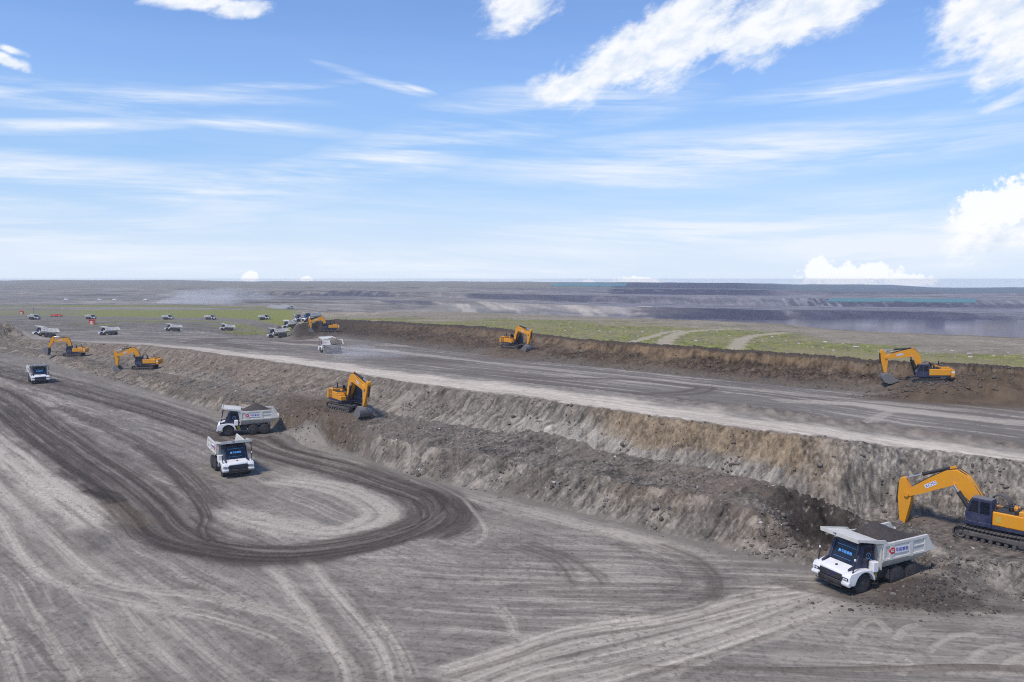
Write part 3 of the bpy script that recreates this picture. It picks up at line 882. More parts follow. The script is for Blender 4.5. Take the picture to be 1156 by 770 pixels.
# --- distant workings: pale ramps and roads, dark coal floors
ALLF = tuple(range(8, 16))
FAR = [(ALLF, [(519, 344), (526, 350), (537, 359)], 6, PALE * 1.1, .9), (ALLF, [(527, 344), (534, 350), (546, 358)], 4, PALE * 1.1, .8),
       (ALLF, [(545, 341), (556, 346), (574, 351)], 7, PALE * 1.1, .9), (ALLF, [(556, 341), (568, 346), (584, 350)], 5, PALE * 1.1, .8),
       (ALLF, [(550, 356), (562, 354), (578, 356)], 12, PALE * 1.1, .8), (ALLF, [(640, 345), (658, 350), (679, 358)], 7, PALE * 1.1, .9),
       (ALLF, [(652, 345), (670, 350), (690, 357)], 5, PALE, .8), (ALLF, [(722, 352), (732, 357), (742, 363)], 8, PALE * 1.15, .9),
       (ALLF, [(560, 346), (620, 345), (690, 349), (730, 354)], 14, PALE, .55), (ALLF, [(740, 350), (800, 356), (870, 362), (960, 366)], 16, PALE, .6),
       (ALLF, [(400, 353), (470, 351), (540, 352)], 18, PALE * .9, .6), (ALLF, [(900, 360), (980, 364), (1060, 367)], 18, PALE * .95, .5),
       (ALLF, [(545, 335.5), (600, 335), (652, 336.5)], 30, COAL * 1.2, .75), (ALLF, [(380, 334), (400, 333), (425, 335)], 30, COAL * 1.3, .6),
       (ALLF, [(440, 341), (470, 340), (478, 342)], 14, COAL * 1.4, .7), (ALLF, [(745, 353), (800, 351), (830, 353)], 30, COAL, .8),
       (ALLF, [(790, 359), (840, 357), (878, 359)], 26, COAL, .85), (ALLF, [(915, 352), (990, 352), (1085, 356)], 22, COAL * 1.1, .75),
       (ALLF, [(900, 358), (1000, 359), (1100, 361)], 12, COAL * 1.2, .75), (ALLF, [(930, 365), (1010, 366), (1060, 369)], 8, COAL * 1.4, .7),
       (ALLF, [(960, 345), (1060, 346), (1170, 347)], 14, COAL * 1.3, .6), (ALLF, [(1010, 362), (1090, 365), (1160, 366)], 7, PALE, .5),
       (ALLF, [(1040, 375), (1090, 373), (1180, 373)], 26, COAL, .9), (ALLF, [(1070, 362), (1110, 361), (1170, 362)], 20, COAL * 1.2, .6),
       (ALLF, [(220, 341), (300, 338), (400, 338)], 30, COAL * 1.6, .5)]
# --- bands from the pit rim outwards
for b in range(8, len(NAMES)):
    X, Y, S, P = Xb[b], Yb[b], Sb[b], PXB[b]
    n1, n2 = fbm(X * .006, Y * .02, 4, 700 + b), fbm(X * .03, Y * .06, 4, 710 + b)
    n3 = fbm(X * .1, Y * .02, 3, 720 + b)
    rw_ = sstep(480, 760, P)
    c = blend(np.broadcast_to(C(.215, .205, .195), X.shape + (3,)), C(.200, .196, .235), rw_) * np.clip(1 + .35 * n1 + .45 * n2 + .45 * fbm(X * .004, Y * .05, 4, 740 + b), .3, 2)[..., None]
    if b == 8:
        c = blend(c, DIRT * .8, np.full(S.shape, .5))
    if b == 9:
        c = blend(c, COAL, .95 * np.interp(P, [1000, 1060, 1090, 1200], [0, .3, .9, 1]) * sstep(.05, .2, S + .2 * n1) * (1 - sstep(.35, .5, S + .2 * n1)))
        c = blend(c, GREEN * .9, np.interp(P, [-100, 100, 330, 360], [.5, .9, .9, 0]) * (1 - sstep(.25, .55, S + .2 * n1)))
        c = blend(c, PALE * .9, .7 * sstep(.15, .4, fbm(X * .012 + Y * .02, Y * .03, 3, 733)) * np.interp(P, [480, 520, 800], [0, 1, .4]))
    if b == 10:
        c = blend(c, COAL, .95 * np.interp(P, [740, 790, 870, 900, 960], [0, 1, 1, .3, .5]) * sstep(-.6, -.1, n2 + .3 * n3))
    if b == 11:
        c = blend(c, COAL * 1.2, .6 * np.interp(P, [740, 790, 870, 1100], [.2, .6, .8, .6]) * sstep(.0, .3, n1))
        c = blend(c, COAL * 1.4, .6 * np.interp(P, [-100, 200, 260, 400, 420], [.5, .3, .6, .6, .0]) * sstep(-.1, .3, n1))
    if b == 12:
        c = blend(c, COAL * 1.1, .85 * np.interp(P, [200, 260, 420, 480, 880, 900, 1060, 1120], [0, .8, .8, .3, .4, 1, 1, .5]) * sstep(-.35, .1, n3 + .4 * n2))
    if b == 13:
        c = blend(c, DIRT * .9, .5 * sstep(0, .4, n1))
    if b == 14:
        c = blend(c, COAL * 1.5, .75 * np.interp(P, [500, 540, 640, 690, 700, 860, 880], [0, .6, .6, .6, .95, .95, .2]) * sstep(-.3, .1, n2))
    if b in (13, 14):
        c = blend(c, COAL * 1.1, .95 * np.interp(P, [685, 692, 850, 905], [0, 1, 1, 0]) * sstep(-.8, -.3, n2 + n1) * (sstep(.55, .75, S) if b == 13 else 1))
    for (bs_, pts, hw, col, op) in FAR:
        if b not in bs_:
            continue
        d, s, t, L = along(spline([(v_.x, v_.y) for v_ in [at(qx, qy, 8, 17) for qx, qy in pts]], 8), X, Y, hw * 1.5)
        w = op * (1 - sstep(.55, 1.25, d / hw * (1 + .5 * n2)))
        c = blend(c, col * (1 + .25 * n2)[..., None], np.clip(w, 0, 1))
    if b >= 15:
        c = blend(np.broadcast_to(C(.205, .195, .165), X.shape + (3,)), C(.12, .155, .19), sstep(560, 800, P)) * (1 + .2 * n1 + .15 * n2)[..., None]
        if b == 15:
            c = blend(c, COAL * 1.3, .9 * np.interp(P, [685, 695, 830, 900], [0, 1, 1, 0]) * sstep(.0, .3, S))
    Cb.append(c)


# ------------------------------------------------------------------ ground material and meshes
def ground_material(name, bump=.5, scale=2.0, detail=.30):
    m = bpy.data.materials.new(name)
    m.use_nodes = True
    t = m.node_tree
    g = NB(t)
    bs = t.nodes['Principled BSDF']
    at_ = g.n('ShaderNodeVertexColor', layer_name='Col')
    tcx = g.n('ShaderNodeTexCoord').outputs['Object']
    a = g.noise(tcx, scale, 6, .65)
    b_ = g.noise(tcx, scale * 6.5, 4, .6)
    f = g.m('ADD', g.m('MULTIPLY', g.m('SUBTRACT', a, .5), detail * 2.6), g.m('MULTIPLY', g.m('SUBTRACT', b_, .5), detail * 2.2))
    f = g.m('ADD', f, 1.0)
    col = g.n('ShaderNodeVectorMath', operation='SCALE')
    t.links.new(at_.outputs[0], col.inputs[0])
    t.links.new(f, col.inputs['Scale'])
    t.links.new(col.outputs[0], bs.inputs['Base Color'])
    bs.inputs['Roughness'].default_value = .95
    bs.inputs['Specular IOR Level'].default_value = .12
    bp = g.n('ShaderNodeBump')
    bp.inputs['Strength'].default_value = bump
    bp.inputs['Distance'].default_value = .25
    t.links.new(g.m('ADD', a, g.m('MULTIPLY', b_, .35)), bp.inputs['Height'])
    t.links.new(bp.outputs[0], bs.inputs['Normal'])
    return m


GM = [ground_material('packed_ground', .25, 2.2, .10), ground_material('loose_spoil', .9, 2.0, .34), ground_material('turf', .5, 1.2, .30),
      ground_material('far_ground', .3, .12, .22)]
MAT_OF = [0, 1, 1, 1, 0, 0, 1, 2, 3, 3, 3, 3, 3, 3, 3, 3, 3, 3]


def grid_object(name, X, Y, Z, colr, mat):
    h, w = X.shape
    me = bpy.data.meshes.new(name)
    co = np.stack([X, Y, Z], -1).reshape(-1, 3).astype(np.float32)
    i = np.arange(h * w).reshape(h, w)
    f = np.stack([i[:-1, :-1], i[:-1, 1:], i[1:, 1:], i[1:, :-1]], -1).reshape(-1, 4).astype(np.int32)
    me.vertices.add(len(co))
    me.vertices.foreach_set('co', co.ravel())
    me.loops.add(f.size)
    me.loops.foreach_set('vertex_index', f.ravel())
    me.polygons.add(len(f))
    me.polygons.foreach_set('loop_start', np.arange(0, f.size, 4, dtype=np.int32))
    me.polygons.foreach_set('loop_total', np.full(len(f), 4, dtype=np.int32))
    me.polygons.foreach_set('use_smooth', np.ones(len(f), dtype=bool))
    me.update(calc_edges=True)
    ca = me.color_attributes.new('Col', 'FLOAT_COLOR', 'POINT')
    rgba = np.ones((len(co), 4), np.float32)
    rgba[:, :3] = np.clip(colr.reshape(-1, 3) * np.array(GROUND_TINT), .012, .75)
    ca.data.foreach_set('color', rgba.ravel())
    me.materials.append(mat)
    o = bpy.data.objects.new(name, me)
    o['kind'] = 'structure'
    COL.objects.link(o)
    return o


for b in range(len(NAMES)):
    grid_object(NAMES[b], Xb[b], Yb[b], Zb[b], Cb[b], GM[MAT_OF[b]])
# the floor goes on under and behind the camera
xs = np.linspace(-420, 420, 60)[None, :] + np.zeros((30, 1))
ys = np.linspace(-320, 9.2, 30)[:, None] + np.zeros((1, 60))
grid_object('ground', xs, ys, np.full(xs.shape, -.06), np.broadcast_to(GREY, xs.shape + (3,)) * np.ones(xs.shape + (1,)), GM[0])

# ------------------------------------------------------------------ haze: one box of even thin air
hz = bpy.data.meshes.new('haze')
bm = bmesh.new()
bmesh.ops.create_cube(bm, size=1.0)
bm.to_mesh(hz)
bm.free()
ho = bpy.data.objects.new('haze', hz)
ho.scale = (9000, 3500, 100)
ho.location = (0, 3110 - 1750, 21.7 - 50)
ho['kind'] = 'stuff'
hm = bpy.data.materials.new('haze')
hm.use_nodes = True
hm.node_tree.nodes.clear()
pv = hm.node_tree.nodes.new('ShaderNodeVolumePrincipled')
pv.inputs['Color'].default_value = (.84, .90, 1.0, 1)
pv.inputs['Density'].default_value = HAZE_DENSITY = .00017
pv.inputs['Anisotropy'].default_value = .2
mo = hm.node_tree.nodes.new('ShaderNodeOutputMaterial')
hm.node_tree.links.new(pv.outputs[0], mo.inputs['Volume'])
hz.materials.append(hm)
COL.objects.link(ho)


# ------------------------------------------------------------------ materials of the machines
def paint(name, colour, rough=.45, dust=.35, dust_col=(.30, .27, .24), metal=0.0, spec=.4, low=None):
    m = bpy.data.materials.new(name)
    m.use_nodes = True
    t = m.node_tree
    g = NB(t)
    bs = t.nodes['Principled BSDF']
    o = g.n('ShaderNodeTexCoord').outputs['Object']
    n = g.noise(o, 1.7, 6, .65)
    n2 = g.noise(o, 7.0, 4, .6)
    f = g.smooth(g.m('ADD', g.m('MULTIPLY', n, .7), g.m('MULTIPLY', n2, .3)), .38, .72)
    geo = g.n('ShaderNodeNewGeometry')
    sp = g.n('ShaderNodeSeparateXYZ')
    t.links.new(geo.outputs['Normal'], sp.inputs[0])
    upw = g.smooth(sp.outputs[2], .3, 1.0)
    f = g.m('MULTIPLY', g.m('ADD', g.m('MULTIPLY', f, .75), g.m('MULTIPLY', upw, .25)), dust)
    if low:
        so = g.n('ShaderNodeSeparateXYZ')
        t.links.new(o, so.inputs[0])
        lw = g.m('MULTIPLY', g.smooth(g.m('ADD', so.outputs[2], g.m('MULTIPLY', g.m('SUBTRACT', n, .5), 1.2)), low[1], low[0]), .55)
        f = g.m('MAXIMUM', f, g.m('MULTIPLY', lw, g.m('ADD', .5, n2)))
    c = g.mix(f, (*colour, 1), (*dust_col, 1))
    t.links.new(c, bs.inputs['Base Color'])
    t.links.new(g.m('ADD', rough, g.m('MULTIPLY', f, .6), clamp=True), bs.inputs['Roughness'])
    bs.inputs['Metallic'].default_value = metal
    bs.inputs['Specular IOR Level'].default_value = spec
    return m


def glow(name, colour, strength):
    m = bpy.data.materials.new(name)
    m.use_nodes = True
    bs = m.node_tree.nodes['Principled BSDF']
    bs.inputs['Base Color'].default_value = (*[v * .3 for v in colour], 1)
    bs.inputs['Emission Color'].default_value = (*colour, 1)
    bs.inputs['Emission Strength'].default_value = strength
    return m


M = {
    'white': paint('white_paint', (.80, .80, .79), .4, .34, low=(.6, 1.45)),
    'cream': paint('cream_body_paint', (.66, .645, .58), .5, .50, low=(1.3, 2.6)),
    'navy': paint('navy_paint', (.022, .030, .075), .4, .22),
    'black': paint('black_plastic', (.018, .018, .020), .55, .22),
    'glass': paint('dark_glass', (.010, .013, .022), .12, .08, spec=.5),
    'rubber': paint('tyre_rubber', (.030, .030, .032), .85, .42, (.16, .145, .13)),
    'rim': paint('rim_paint', (.055, .055, .058), .6, .5, (.15, .135, .12)),
    'frame': paint('chassis_paint', (.04, .04, .042), .6, .5, (.16, .145, .13)),
    'yellow': paint('orange_yellow_paint', (.74, .315, .014), .45, .28, (.36, .22, .10)),
    'steel': paint('worn_steel', (.20, .19, .185), .55, .5, (.24, .21, .19), .3),
    'chrome': paint('rod_chrome', (.62, .62, .62), .25, .1, metal=.8),
    'track': paint('track_steel', (.085, .078, .072), .7, .75, (.22, .195, .175), .1),
    'red': paint('red_paint', (.62, .025, .03), .45, .1),
    'orange': paint('orange_red_sheet', (.72, .085, .035), .6, .12),
    'blue': paint('blue_lettering', (.035, .035, .32), .5, .05),
    'plate': paint('sticker_white', (.74, .74, .76), .5, .08),
    'safety': paint('tool_box_yellow', (.55, .40, .06), .5, .4),
    'louvre': paint('louvre_brown', (.34, .14, .012), .6, .3, (.25, .16, .08)),
    'teal': paint('teal_net', (.06, .19, .20), .8, .15),
    'led': glow('blue_led', (.12, .42, 1.0), .85),
    'led_dim': glow('blue_led_dim', (.13, .36, .80), .30),
    'lamp': paint('lamp_lens', (.75, .76, .78), .15, .05),
}


def soil_material(name, colour, bump=.9, scale=3.0):
    m = bpy.data.materials.new(name)
    m.use_nodes = True
    t = m.node_tree
    g = NB(t)
    bs = t.nodes['Principled BSDF']
    o = g.n('ShaderNodeTexCoord').outputs['Object']
    a, b = g.noise(o, scale, 6, .65), g.noise(o, scale * 5, 4, .6)
    f = g.m('ADD', .45, g.m('ADD', g.m('MULTIPLY', a, .65), g.m('MULTIPLY', b, .55)))
    v = g.n('ShaderNodeVectorMath', operation='SCALE')
    v.inputs[0].default_value = colour
    t.links.new(f, v.inputs['Scale'])
    t.links.new(v.outputs[0], bs.inputs['Base Color'])
    bs.inputs['Roughness'].default_value = .95
    bs.inputs['Specular IOR Level'].default_value = .1
    bp = g.n('ShaderNodeBump')
    bp.inputs['Strength'].default_value = bump
    bp.inputs['Distance'].default_value = .12
    t.links.new(g.m('ADD', a, b), bp.inputs['Height'])
    t.links.new(bp.outputs[0], bs.inputs['Normal'])
    return m


M['soil'] = soil_material('dark_muck', (.088, .076, .070))
M['soil_brown'] = soil_material('brown_muck', (.135, .110, .090))
M['rock_grey'] = soil_material('grey_rock', (.205, .180, .155))
M['rock_pale'] = soil_material('pale_rock', (.52, .50, .46))


# ------------------------------------------------------------------ mesh helpers
class MB:
    def __init__(self):
        self.bm = bmesh.new()

    def _bevel(self, verts, w, seg=1):
        if w:
            es = list({e for v in verts for e in v.link_edges})
            bmesh.ops.bevel(self.bm, geom=es, offset=w, segments=seg, affect='EDGES', clamp_overlap=True, profile=.5)

    def box(self, x0, x1, y0, y1, z0, z1, bev=.02):
        r = bmesh.ops.create_cube(self.bm, size=1.0, matrix=Matrix.Translation(((x0 + x1) / 2, (y0 + y1) / 2, (z0 + z1) / 2)) @ Matrix.Diagonal((abs(x1 - x0), abs(y1 - y0), abs(z1 - z0), 1)))
        self._bevel(r['verts'], bev)
        return self

    def prism(self, poly, y0, y1, bev=.02, inset=None):
        """side outline in x, z pulled along y; inset narrows the y1 side"""
        a = [self.bm.verts.new((x, y0, z)) for x, z in poly]
        p2 = inset or poly
        b = [self.bm.verts.new((x, y1, z)) for x, z in p2]
        n = len(poly)
        self.bm.faces.new(a)
        self.bm.faces.new(b[::-1])
        for i in range(n):
            j = (i + 1) % n
            self.bm.faces.new((a[j], a[i], b[i], b[j]))
        self._bevel(a + b, bev)
        return self

    def cyl(self, p0, p1, r0, r1=None, n=20, caps=True):
        p0, p1 = Vector(p0), Vector(p1)
        r1 = r0 if r1 is None else r1
        q = (p1 - p0).to_track_quat('Z', 'Y')
        ring = [[], []]
        for k, (p, r) in enumerate(((p0, r0), (p1, r1))):
            for i in range(n):
                t = 2 * math.pi * i / n
                ring[k].append(self.bm.verts.new(p + q @ Vector((r * math.cos(t), r * math.sin(t), 0))))
        for i in range(n):
            j = (i + 1) % n
            self.bm.faces.new((ring[0][i], ring[0][j], ring[1][j], ring[1][i]))
        if caps:
            self.bm.faces.new(ring[0][::-1])
            self.bm.faces.new(ring[1])
        return self

    def tube(self, pts, r, n=8):
        pts = [Vector(p) for p in pts]
        rings = []
        for i, p in enumerate(pts):
            d = (pts[min(i + 1, len(pts) - 1)] - pts[max(i - 1, 0)]).normalized()
            q = d.to_track_quat('Z', 'Y')
            rings.append([self.bm.verts.new(p + q @ Vector((r * math.cos(2 * math.pi * k / n), r * math.sin(2 * math.pi * k / n), 0))) for k in range(n)])
        for a, b in zip(rings, rings[1:]):
            for k in range(n):
                self.bm.faces.new((a[k], a[(k + 1) % n], b[(k + 1) % n], b[k]))
        self.bm.faces.new(rings[0][::-1])
        self.bm.faces.new(rings[-1])
        return self

    def lathe_y(self, prof, n=28, c=(0, 0, 0), knob=None):
        """profile (y, radius) turned about the y axis"""
        rings = []
        for (y, r) in prof:
            rings.append([self.bm.verts.new((c[0] + r * math.cos(2 * math.pi * k / n), c[1] + y, c[2] + r * math.sin(2 * math.pi * k / n))) for k in range(n)])
        for a, b in zip(rings, rings[1:]):
            for k in range(n):
                self.bm.faces.new((a[k], b[k], b[(k + 1) % n], a[(k + 1) % n]))
        if prof[0][1] > 1e-4:
            self.bm.faces.new(rings[0])
        if prof[-1][1] > 1e-4:
            self.bm.faces.new(rings[-1][::-1])
        return self

    def quad_panel(self, pts, thick):
        """flat plate from four corner points, thickness towards its normal"""
        p = [Vector(v) for v in pts]
        nrm = (p[1] - p[0]).cross(p[3] - p[0]).normalized() * thick
        a = [self.bm.verts.new(v) for v in p]
        b = [self.bm.verts.new(v + nrm) for v in p]
        n = len(p)
        self.bm.faces.new(a[::-1])
        self.bm.faces.new(b)
        for i in range(n):
            j = (i + 1) % n
            self.bm.faces.new((a[i], a[j], b[j], b[i]))
        return self


def _build(self, name, mat, parent=None, smooth=None, loc=None):
    bmesh.ops.recalc_face_normals(self.bm, faces=self.bm.faces)
    me = bpy.data.meshes.new(name)
    self.bm.to_mesh(me)
    self.bm.free()
    me.materials.append(mat)
    o = bpy.data.objects.new(name, me)
    COL.objects.link(o)
    if parent is not None:
        o.parent = parent
    if loc is not None:
        o.location = loc
    if smooth:
        me.polygons.foreach_set('use_smooth', np.ones(len(me.polygons), dtype=bool))
        me.set_sharp_from_angle(angle=R(smooth))
    return o


MB.build = _build

_txt = {}


def lettering(name, body, size, mat, parent, origin, ex, ey, depth=.012, centre=True, shear=0.0):
    key = (body, size, depth, shear)
    if key not in _txt:
        cu = bpy.data.curves.new('lettering', 'FONT')
        cu.body = body
        cu.size = size
        cu.extrude = depth
        cu.shear = shear
        cu.resolution_u = 3
        cu.align_x = 'CENTER' if centre else 'LEFT'
        cu.align_y = 'CENTER'
        o = bpy.data.objects.new('lettering', cu)
        COL.objects.link(o)
        bpy.context.view_layer.update()
        me = bpy.data.meshes.new_from_object(o.evaluated_get(bpy.context.evaluated_depsgraph_get()))
        bpy.data.objects.remove(o)
        bpy.data.curves.remove(cu)
        _txt[key] = me
    me = _txt[key].copy()
    me.name = name
    me.materials.clear()
    me.materials.append(mat)
    ex, ey = Vector(ex).normalized(), Vector(ey).normalized()
    ez = ex.cross(ey)
    m = Matrix((ex, ey, ez)).transposed().to_4x4()
    m.translation = Vector(origin)
    me.transform(m)
    o = bpy.data.objects.new(name, me)
    COL.objects.link(o)
    o.parent = parent
    return o


def thing(name, label, cat, group=None):
    o = bpy.data.objects.new(name, None)
    o.empty_display_size = .5
    COL.objects.link(o)
    o['label'], o['category'] = label, cat
    if group:
        o['group'] = group
    return o


def copy_tree(o, parent=None):
    c = o.copy()
    COL.objects.link(c)
    c.parent = parent
    c.matrix_parent_inverse = o.matrix_parent_inverse.copy()
    for ch in o.children:
        copy_tree(ch, c)
    return c


def set_pose(o, p, heading, scale=1.0, pitch=0.0, roll=0.0):
    """heading: world direction (x, y) of the machine's nose"""
    o.location = p
    o.rotation_euler = Euler((roll, pitch, math.atan2(heading[1], heading[0])), 'XYZ')
    o.scale = (scale,) * 3


# ------------------------------------------------------------------ the dump truck (nose to +x, metres)
def wheel(parent, x, y, out, dual):
    w = .38
    prof_t = lambda y0: [(y0, .42), (y0 + .02, .62), (y0 + .06, .72), (y0 + .10, .765), (y0 + .28, .765), (y0 + .32, .72), (y0 + .36, .62), (y0 + .38, .42)]
    t = MB()
    ys = [-.19] if not dual else [-.42, .04]
    for y0 in ys:
        t.lathe_y(prof_t(y0), 30)
        for k in range(30):                       # tread lugs
            a = 2 * math.pi * (k + .5) / 30
            for sgn in (0, 1):
                yy = y0 + .06 + sgn * .14
                aa = a + sgn * math.pi / 30
                ca, sa = math.cos(aa), math.sin(aa)
                mtx = Matrix.Translation((.772 * ca, yy + .06, .772 * sa)) @ Matrix.Rotation(-aa, 4, 'Y') @ Matrix.Diagonal((.035, .13, .075, 1))
                bmesh.ops.create_cube(t.bm, size=1.0, matrix=mtx)
    wh = t.build('wheel', M['rubber'], parent, 40, (x, y, .79))
    r = MB()
    face = .14 if not dual else .36
    s = out
    r.lathe_y([(s * (face + .03), .41), (s * (face + .035), .36), (s * (face - .06), .30), (s * (face - .07), .16), (s * (face + .06), .14), (s * (face + .07), .0)], 24)
    for k in range(10):
        a = 2 * math.pi * k / 10
        r.cyl((.24 * math.cos(a), s * (face - .08), .24 * math.sin(a)), (.24 * math.cos(a), s * (face - .03), .24 * math.sin(a)), .022, n=6)
    r.build('rim', M['rim'], wh, 40)
    return wh


def make_truck():
    root = thing('dump_truck', '', 'truck')
    # chassis
    c = MB()
    for s in (-1, 1):
        c.box(-3.0, 4.1, s * .52 - .07, s * .52 + .07, .88, 1.22, .01)
    for x in (-2.9, -1.3, .4, 1.4, 3.6):
        c.box(x - .08, x + .08, -.46, .46, .92, 1.18, .01)
    for x in (-2.15, -.55, 2.9):
        c.cyl((x, -1.3, .79), (x, 1.3, .79), .14, n=12)
        c.lathe_y([(-.28, .05), (-.2, .24), (.2, .24), (.28, .05)], 14, (x, 0, .72))
    c.cyl((.9, 0, 1.05), (1.35, 0, 1.75), .12, n=12)
    c.box(.3, 1.3, -1.15, -.62, .75, 1.35, .04)
    c.build('chassis', M['frame'], root, 40)
    MB().box(.35, 1.25, .62, 1.20, .72, 1.35, .05).build('fuel_tank', M['frame'], root, 40)
    MB().box(1.32, 1.75, .95, 1.42, .80, 1.42, .03).build('tool_box', M['safety'], root, 40)
    for s in (-1, 1):
        wheel(root, 2.9, s * 1.42, s, False)
        wheel(root, -.55, s * 1.27, s, True)
        wheel(root, -2.15, s * 1.27, s, True)
        MB().box(.34, .38, s * .90, s * 1.66, .75, 1.50, .01).build('mudguard', M['rim'], root)
    # cab
    cab = MB()
    cab.prism([(1.45, 1.30), (3.30, 1.30), (3.32, 1.96), (2.72, 3.36), (2.55, 3.42), (1.50, 3.42), (1.45, 3.25)], -1.22, 1.22, .035)
    cabo = cab.build('cab', M['navy'], root, 35)
    sl = Vector((2.72 - 3.32, 0, 3.36 - 1.96)).normalized()
    nrm = Vector((sl.z, 0, -sl.x))
    base = Vector((3.32, 0, 1.96)) + nrm * .012
    p = lambda y, t: base + sl * t + Vector((0, y, 0))
    MB().quad_panel([p(-1.06, .06), p(1.06, .06), p(1.0, 1.42), p(-1.0, 1.42)], .03).build('windshield', M['glass'], cabo)
    for y in (-1.12, 1.12):
        MB().quad_panel([p(y - .06, .02), p(y + .06, .02), p(y + .03, 1.48), p(y - .09, 1.48)], .06).build('pillar', M['navy'], cabo)
    q = lambda y, t: p(y, t) + nrm * .045
    disp = lettering('display', '华能睿驰', .25, M['led'], cabo, q(.16, .76), (0, 1, 0), sl, .004)
    em = MB()
    for k, (a0, b0, a1, b1) in enumerate([(-.56, .66, -.51, .88), (-.45, .66, -.40, .88), (-.58, .74, -.38, .79)]):
        em.quad_panel([q(a0, b0), q(a1, b0), q(a1, b1), q(a0, b1)], .006)
    em.build('display_emblem', M['led'], cabo)
    for (y0, y1, t) in ((-.86, .86, 1.20), (-.86, .70, .28)):
        ln = MB()
        ln.quad_panel([q(y0, t), q(y1, t), q(y1, t + .008), q(y0, t + .008)], .002)
        yy = y0
        k = 0
        while yy < y1:
            w = (.10, .16, .06, .13)[k % 4]
            ln.quad_panel([q(yy, t), q(yy + w, t), q(yy + w, t + .035), q(yy, t + .035)], .004)
            yy += w + .035
            k += 1
        ln.build('display_line', M['led_dim'], cabo)
    for s in (-1, 1):
        MB().prism([(1.62, 2.15), (2.62, 2.15), (2.48, 3.24), (1.62, 3.24)], s * 1.222, s * 1.236, 0).build('side_window', M['glass'], cabo)
        # round bolt badge and a small spot on the cab side
        bd = MB()
        n = 24
        for k in range(n):
            if k % 12 in (0,):
                continue
            a0, a1 = 2 * math.pi * k / n, 2 * math.pi * (k + 1) / n
            pts = [(2.08 + r_ * math.cos(a), s * 1.245, 2.62 + r_ * math.sin(a)) for r_, a in ((.24, a0), (.24, a1), (.20, a1), (.20, a0))]
            bd.quad_panel(pts, .004)
        bd.quad_panel([(2.12, s * 1.245, 2.76), (2.02, s * 1.245, 2.60), (2.07, s * 1.245, 2.60), (2.05, s * 1.245, 2.48)], .004)
        bd.build('badge', M['led_dim'], cabo)
        sp = MB()
        sp.cyl((1.80, s * 1.238, 2.28), (1.80, s * 1.25, 2.28), .08, n=14)
        sp.build('spot', M['led_dim'], cabo)
        # dark sweep running from the pillar down the hood side
        MB().prism([(2.60, 3.36), (2.80, 3.36), (3.36, 2.12), (4.02, 1.92), (4.05, 1.80), (3.20, 1.78), (2.66, 2.30)], s * 1.20, s * 1.30, .015).build('pillar_fairing', M['navy'], root, 35)
        # mirrors / camera arms and canopy posts
        MB().tube([(4.02, s * 1.62, 1.60), (3.80, s * 1.66, 2.60), (3.56, s * 1.66, 3.92)], .05).build('post', M['black'], root, 50)
        sn = MB()
        sn.box(3.76, 3.90, s * 1.66 - .06, s * 1.66 + .06, 2.60, 2.76, .03)
        sn.build('sensor', M['white'], root)
        # fender over the front wheel
        arc = [(2.9 + .93 * math.cos(a), .79 + .93 * math.sin(a)) for a in [R(v) for v in (170, 150, 130, 110, 90, 70, 50, 30, 10)]]
        outline = [(1.86, .90), (1.86, 1.2), (2.2, 1.74), (3.20, 1.84), (4.26, 1.70), (4.44, 1.42), (4.40, .84), (3.86, .80)] + arc[::-1]
        MB().prism(outline, s * 1.02, s * 1.76, .03).build('fender', M['white'], root, 35)
        MB().box(1.52, 2.06, s * 1.24, s * 1.74, 1.50, 2.28, .06).build('air_box', M['white'], root, 35)
        st = MB()
        st.box(1.55, 1.95, s * 1.30, s * 1.72, .60, .66, .01).box(1.55, 1.95, s * 1.30, s * 1.72, 1.0, 1.06, .01)
        st.box(1.55, 1.60, s * 1.66, s * 1.72, .6, 1.5, 0).box(1.90, 1.95, s * 1.66, s * 1.72, .6, 1.5, 0)
        st.build('step', M['black'], root)
        hl = MB()
        hl.box(4.40, 4.475, s * .98, s * 1.64, 1.20, 1.40, .03)
        h = hl.build('headlight', M['black'], root, 35)
        MB().box(4.475, 4.49, s * 1.20, s * 1.36, 1.25, 1.35, .02).build('lens', M['lamp'], h)
        MB().box(4.475, 4.49, s * 1.42, s * 1.58, 1.25, 1.35, .02).build('lens', M['lamp'], h)
        bc = MB()
        bc.prism([(4.30, .76), (4.50, .78), (4.56, .92), (4.50, 1.08), (4.30, 1.08)], s * 1.10, s * 1.76, .015)
        bc.build('bumper_corner', M['white'], root, 35)
    hood = MB()
    hood.prism([(3.30, 1.25), (4.36, 1.25), (4.40, 1.60), (4.26, 1.74), (3.33, 2.0)], -1.12, 1.12, .05)
    ho_ = hood.build('hood', M['white'], root, 35)
    MB().cyl((3.86, 0, 1.845), (3.87, 0, 1.875), .11, n=16).build('emblem', M['black'], ho_)
    gr = MB()
    gr.box(4.38, 4.46, -1.04, 1.04, 1.06, 1.52, .03)
    gro = gr.build('grille', M['black'], root, 35)
    gm = MB()
    for s in (-1, 1):
        gm.quad_panel([(4.464, s * .04, 1.18), (4.464, s * .12, 1.18), (4.464, s * .42, 1.42), (4.464, s * .32, 1.42)], .008)
    gm.build('grille_emblem', M['blue'], gro)
    for z in (1.14, 1.24, 1.34, 1.44):
        MB().box(4.458, 4.472, -1.0, 1.0, z - .012, z + .012, 0).build('grille_bar', M['rim'], gro)
    bp_ = MB()
    bp_.prism([(4.25, .52), (4.46, .54), (4.56, .80), (4.52, 1.02), (4.25, 1.02)], -1.08, 1.08, .03)
    bp_.box(4.56, 4.575, -.26, .26, .72, .86, 0)
    bp_.tube([(4.62, -1.2, .70), (4.66, -.8, .68), (4.66, .8, .68), (4.62, 1.2, .70)], .035)
    bp_.build('bumper', M['black'], root, 35)
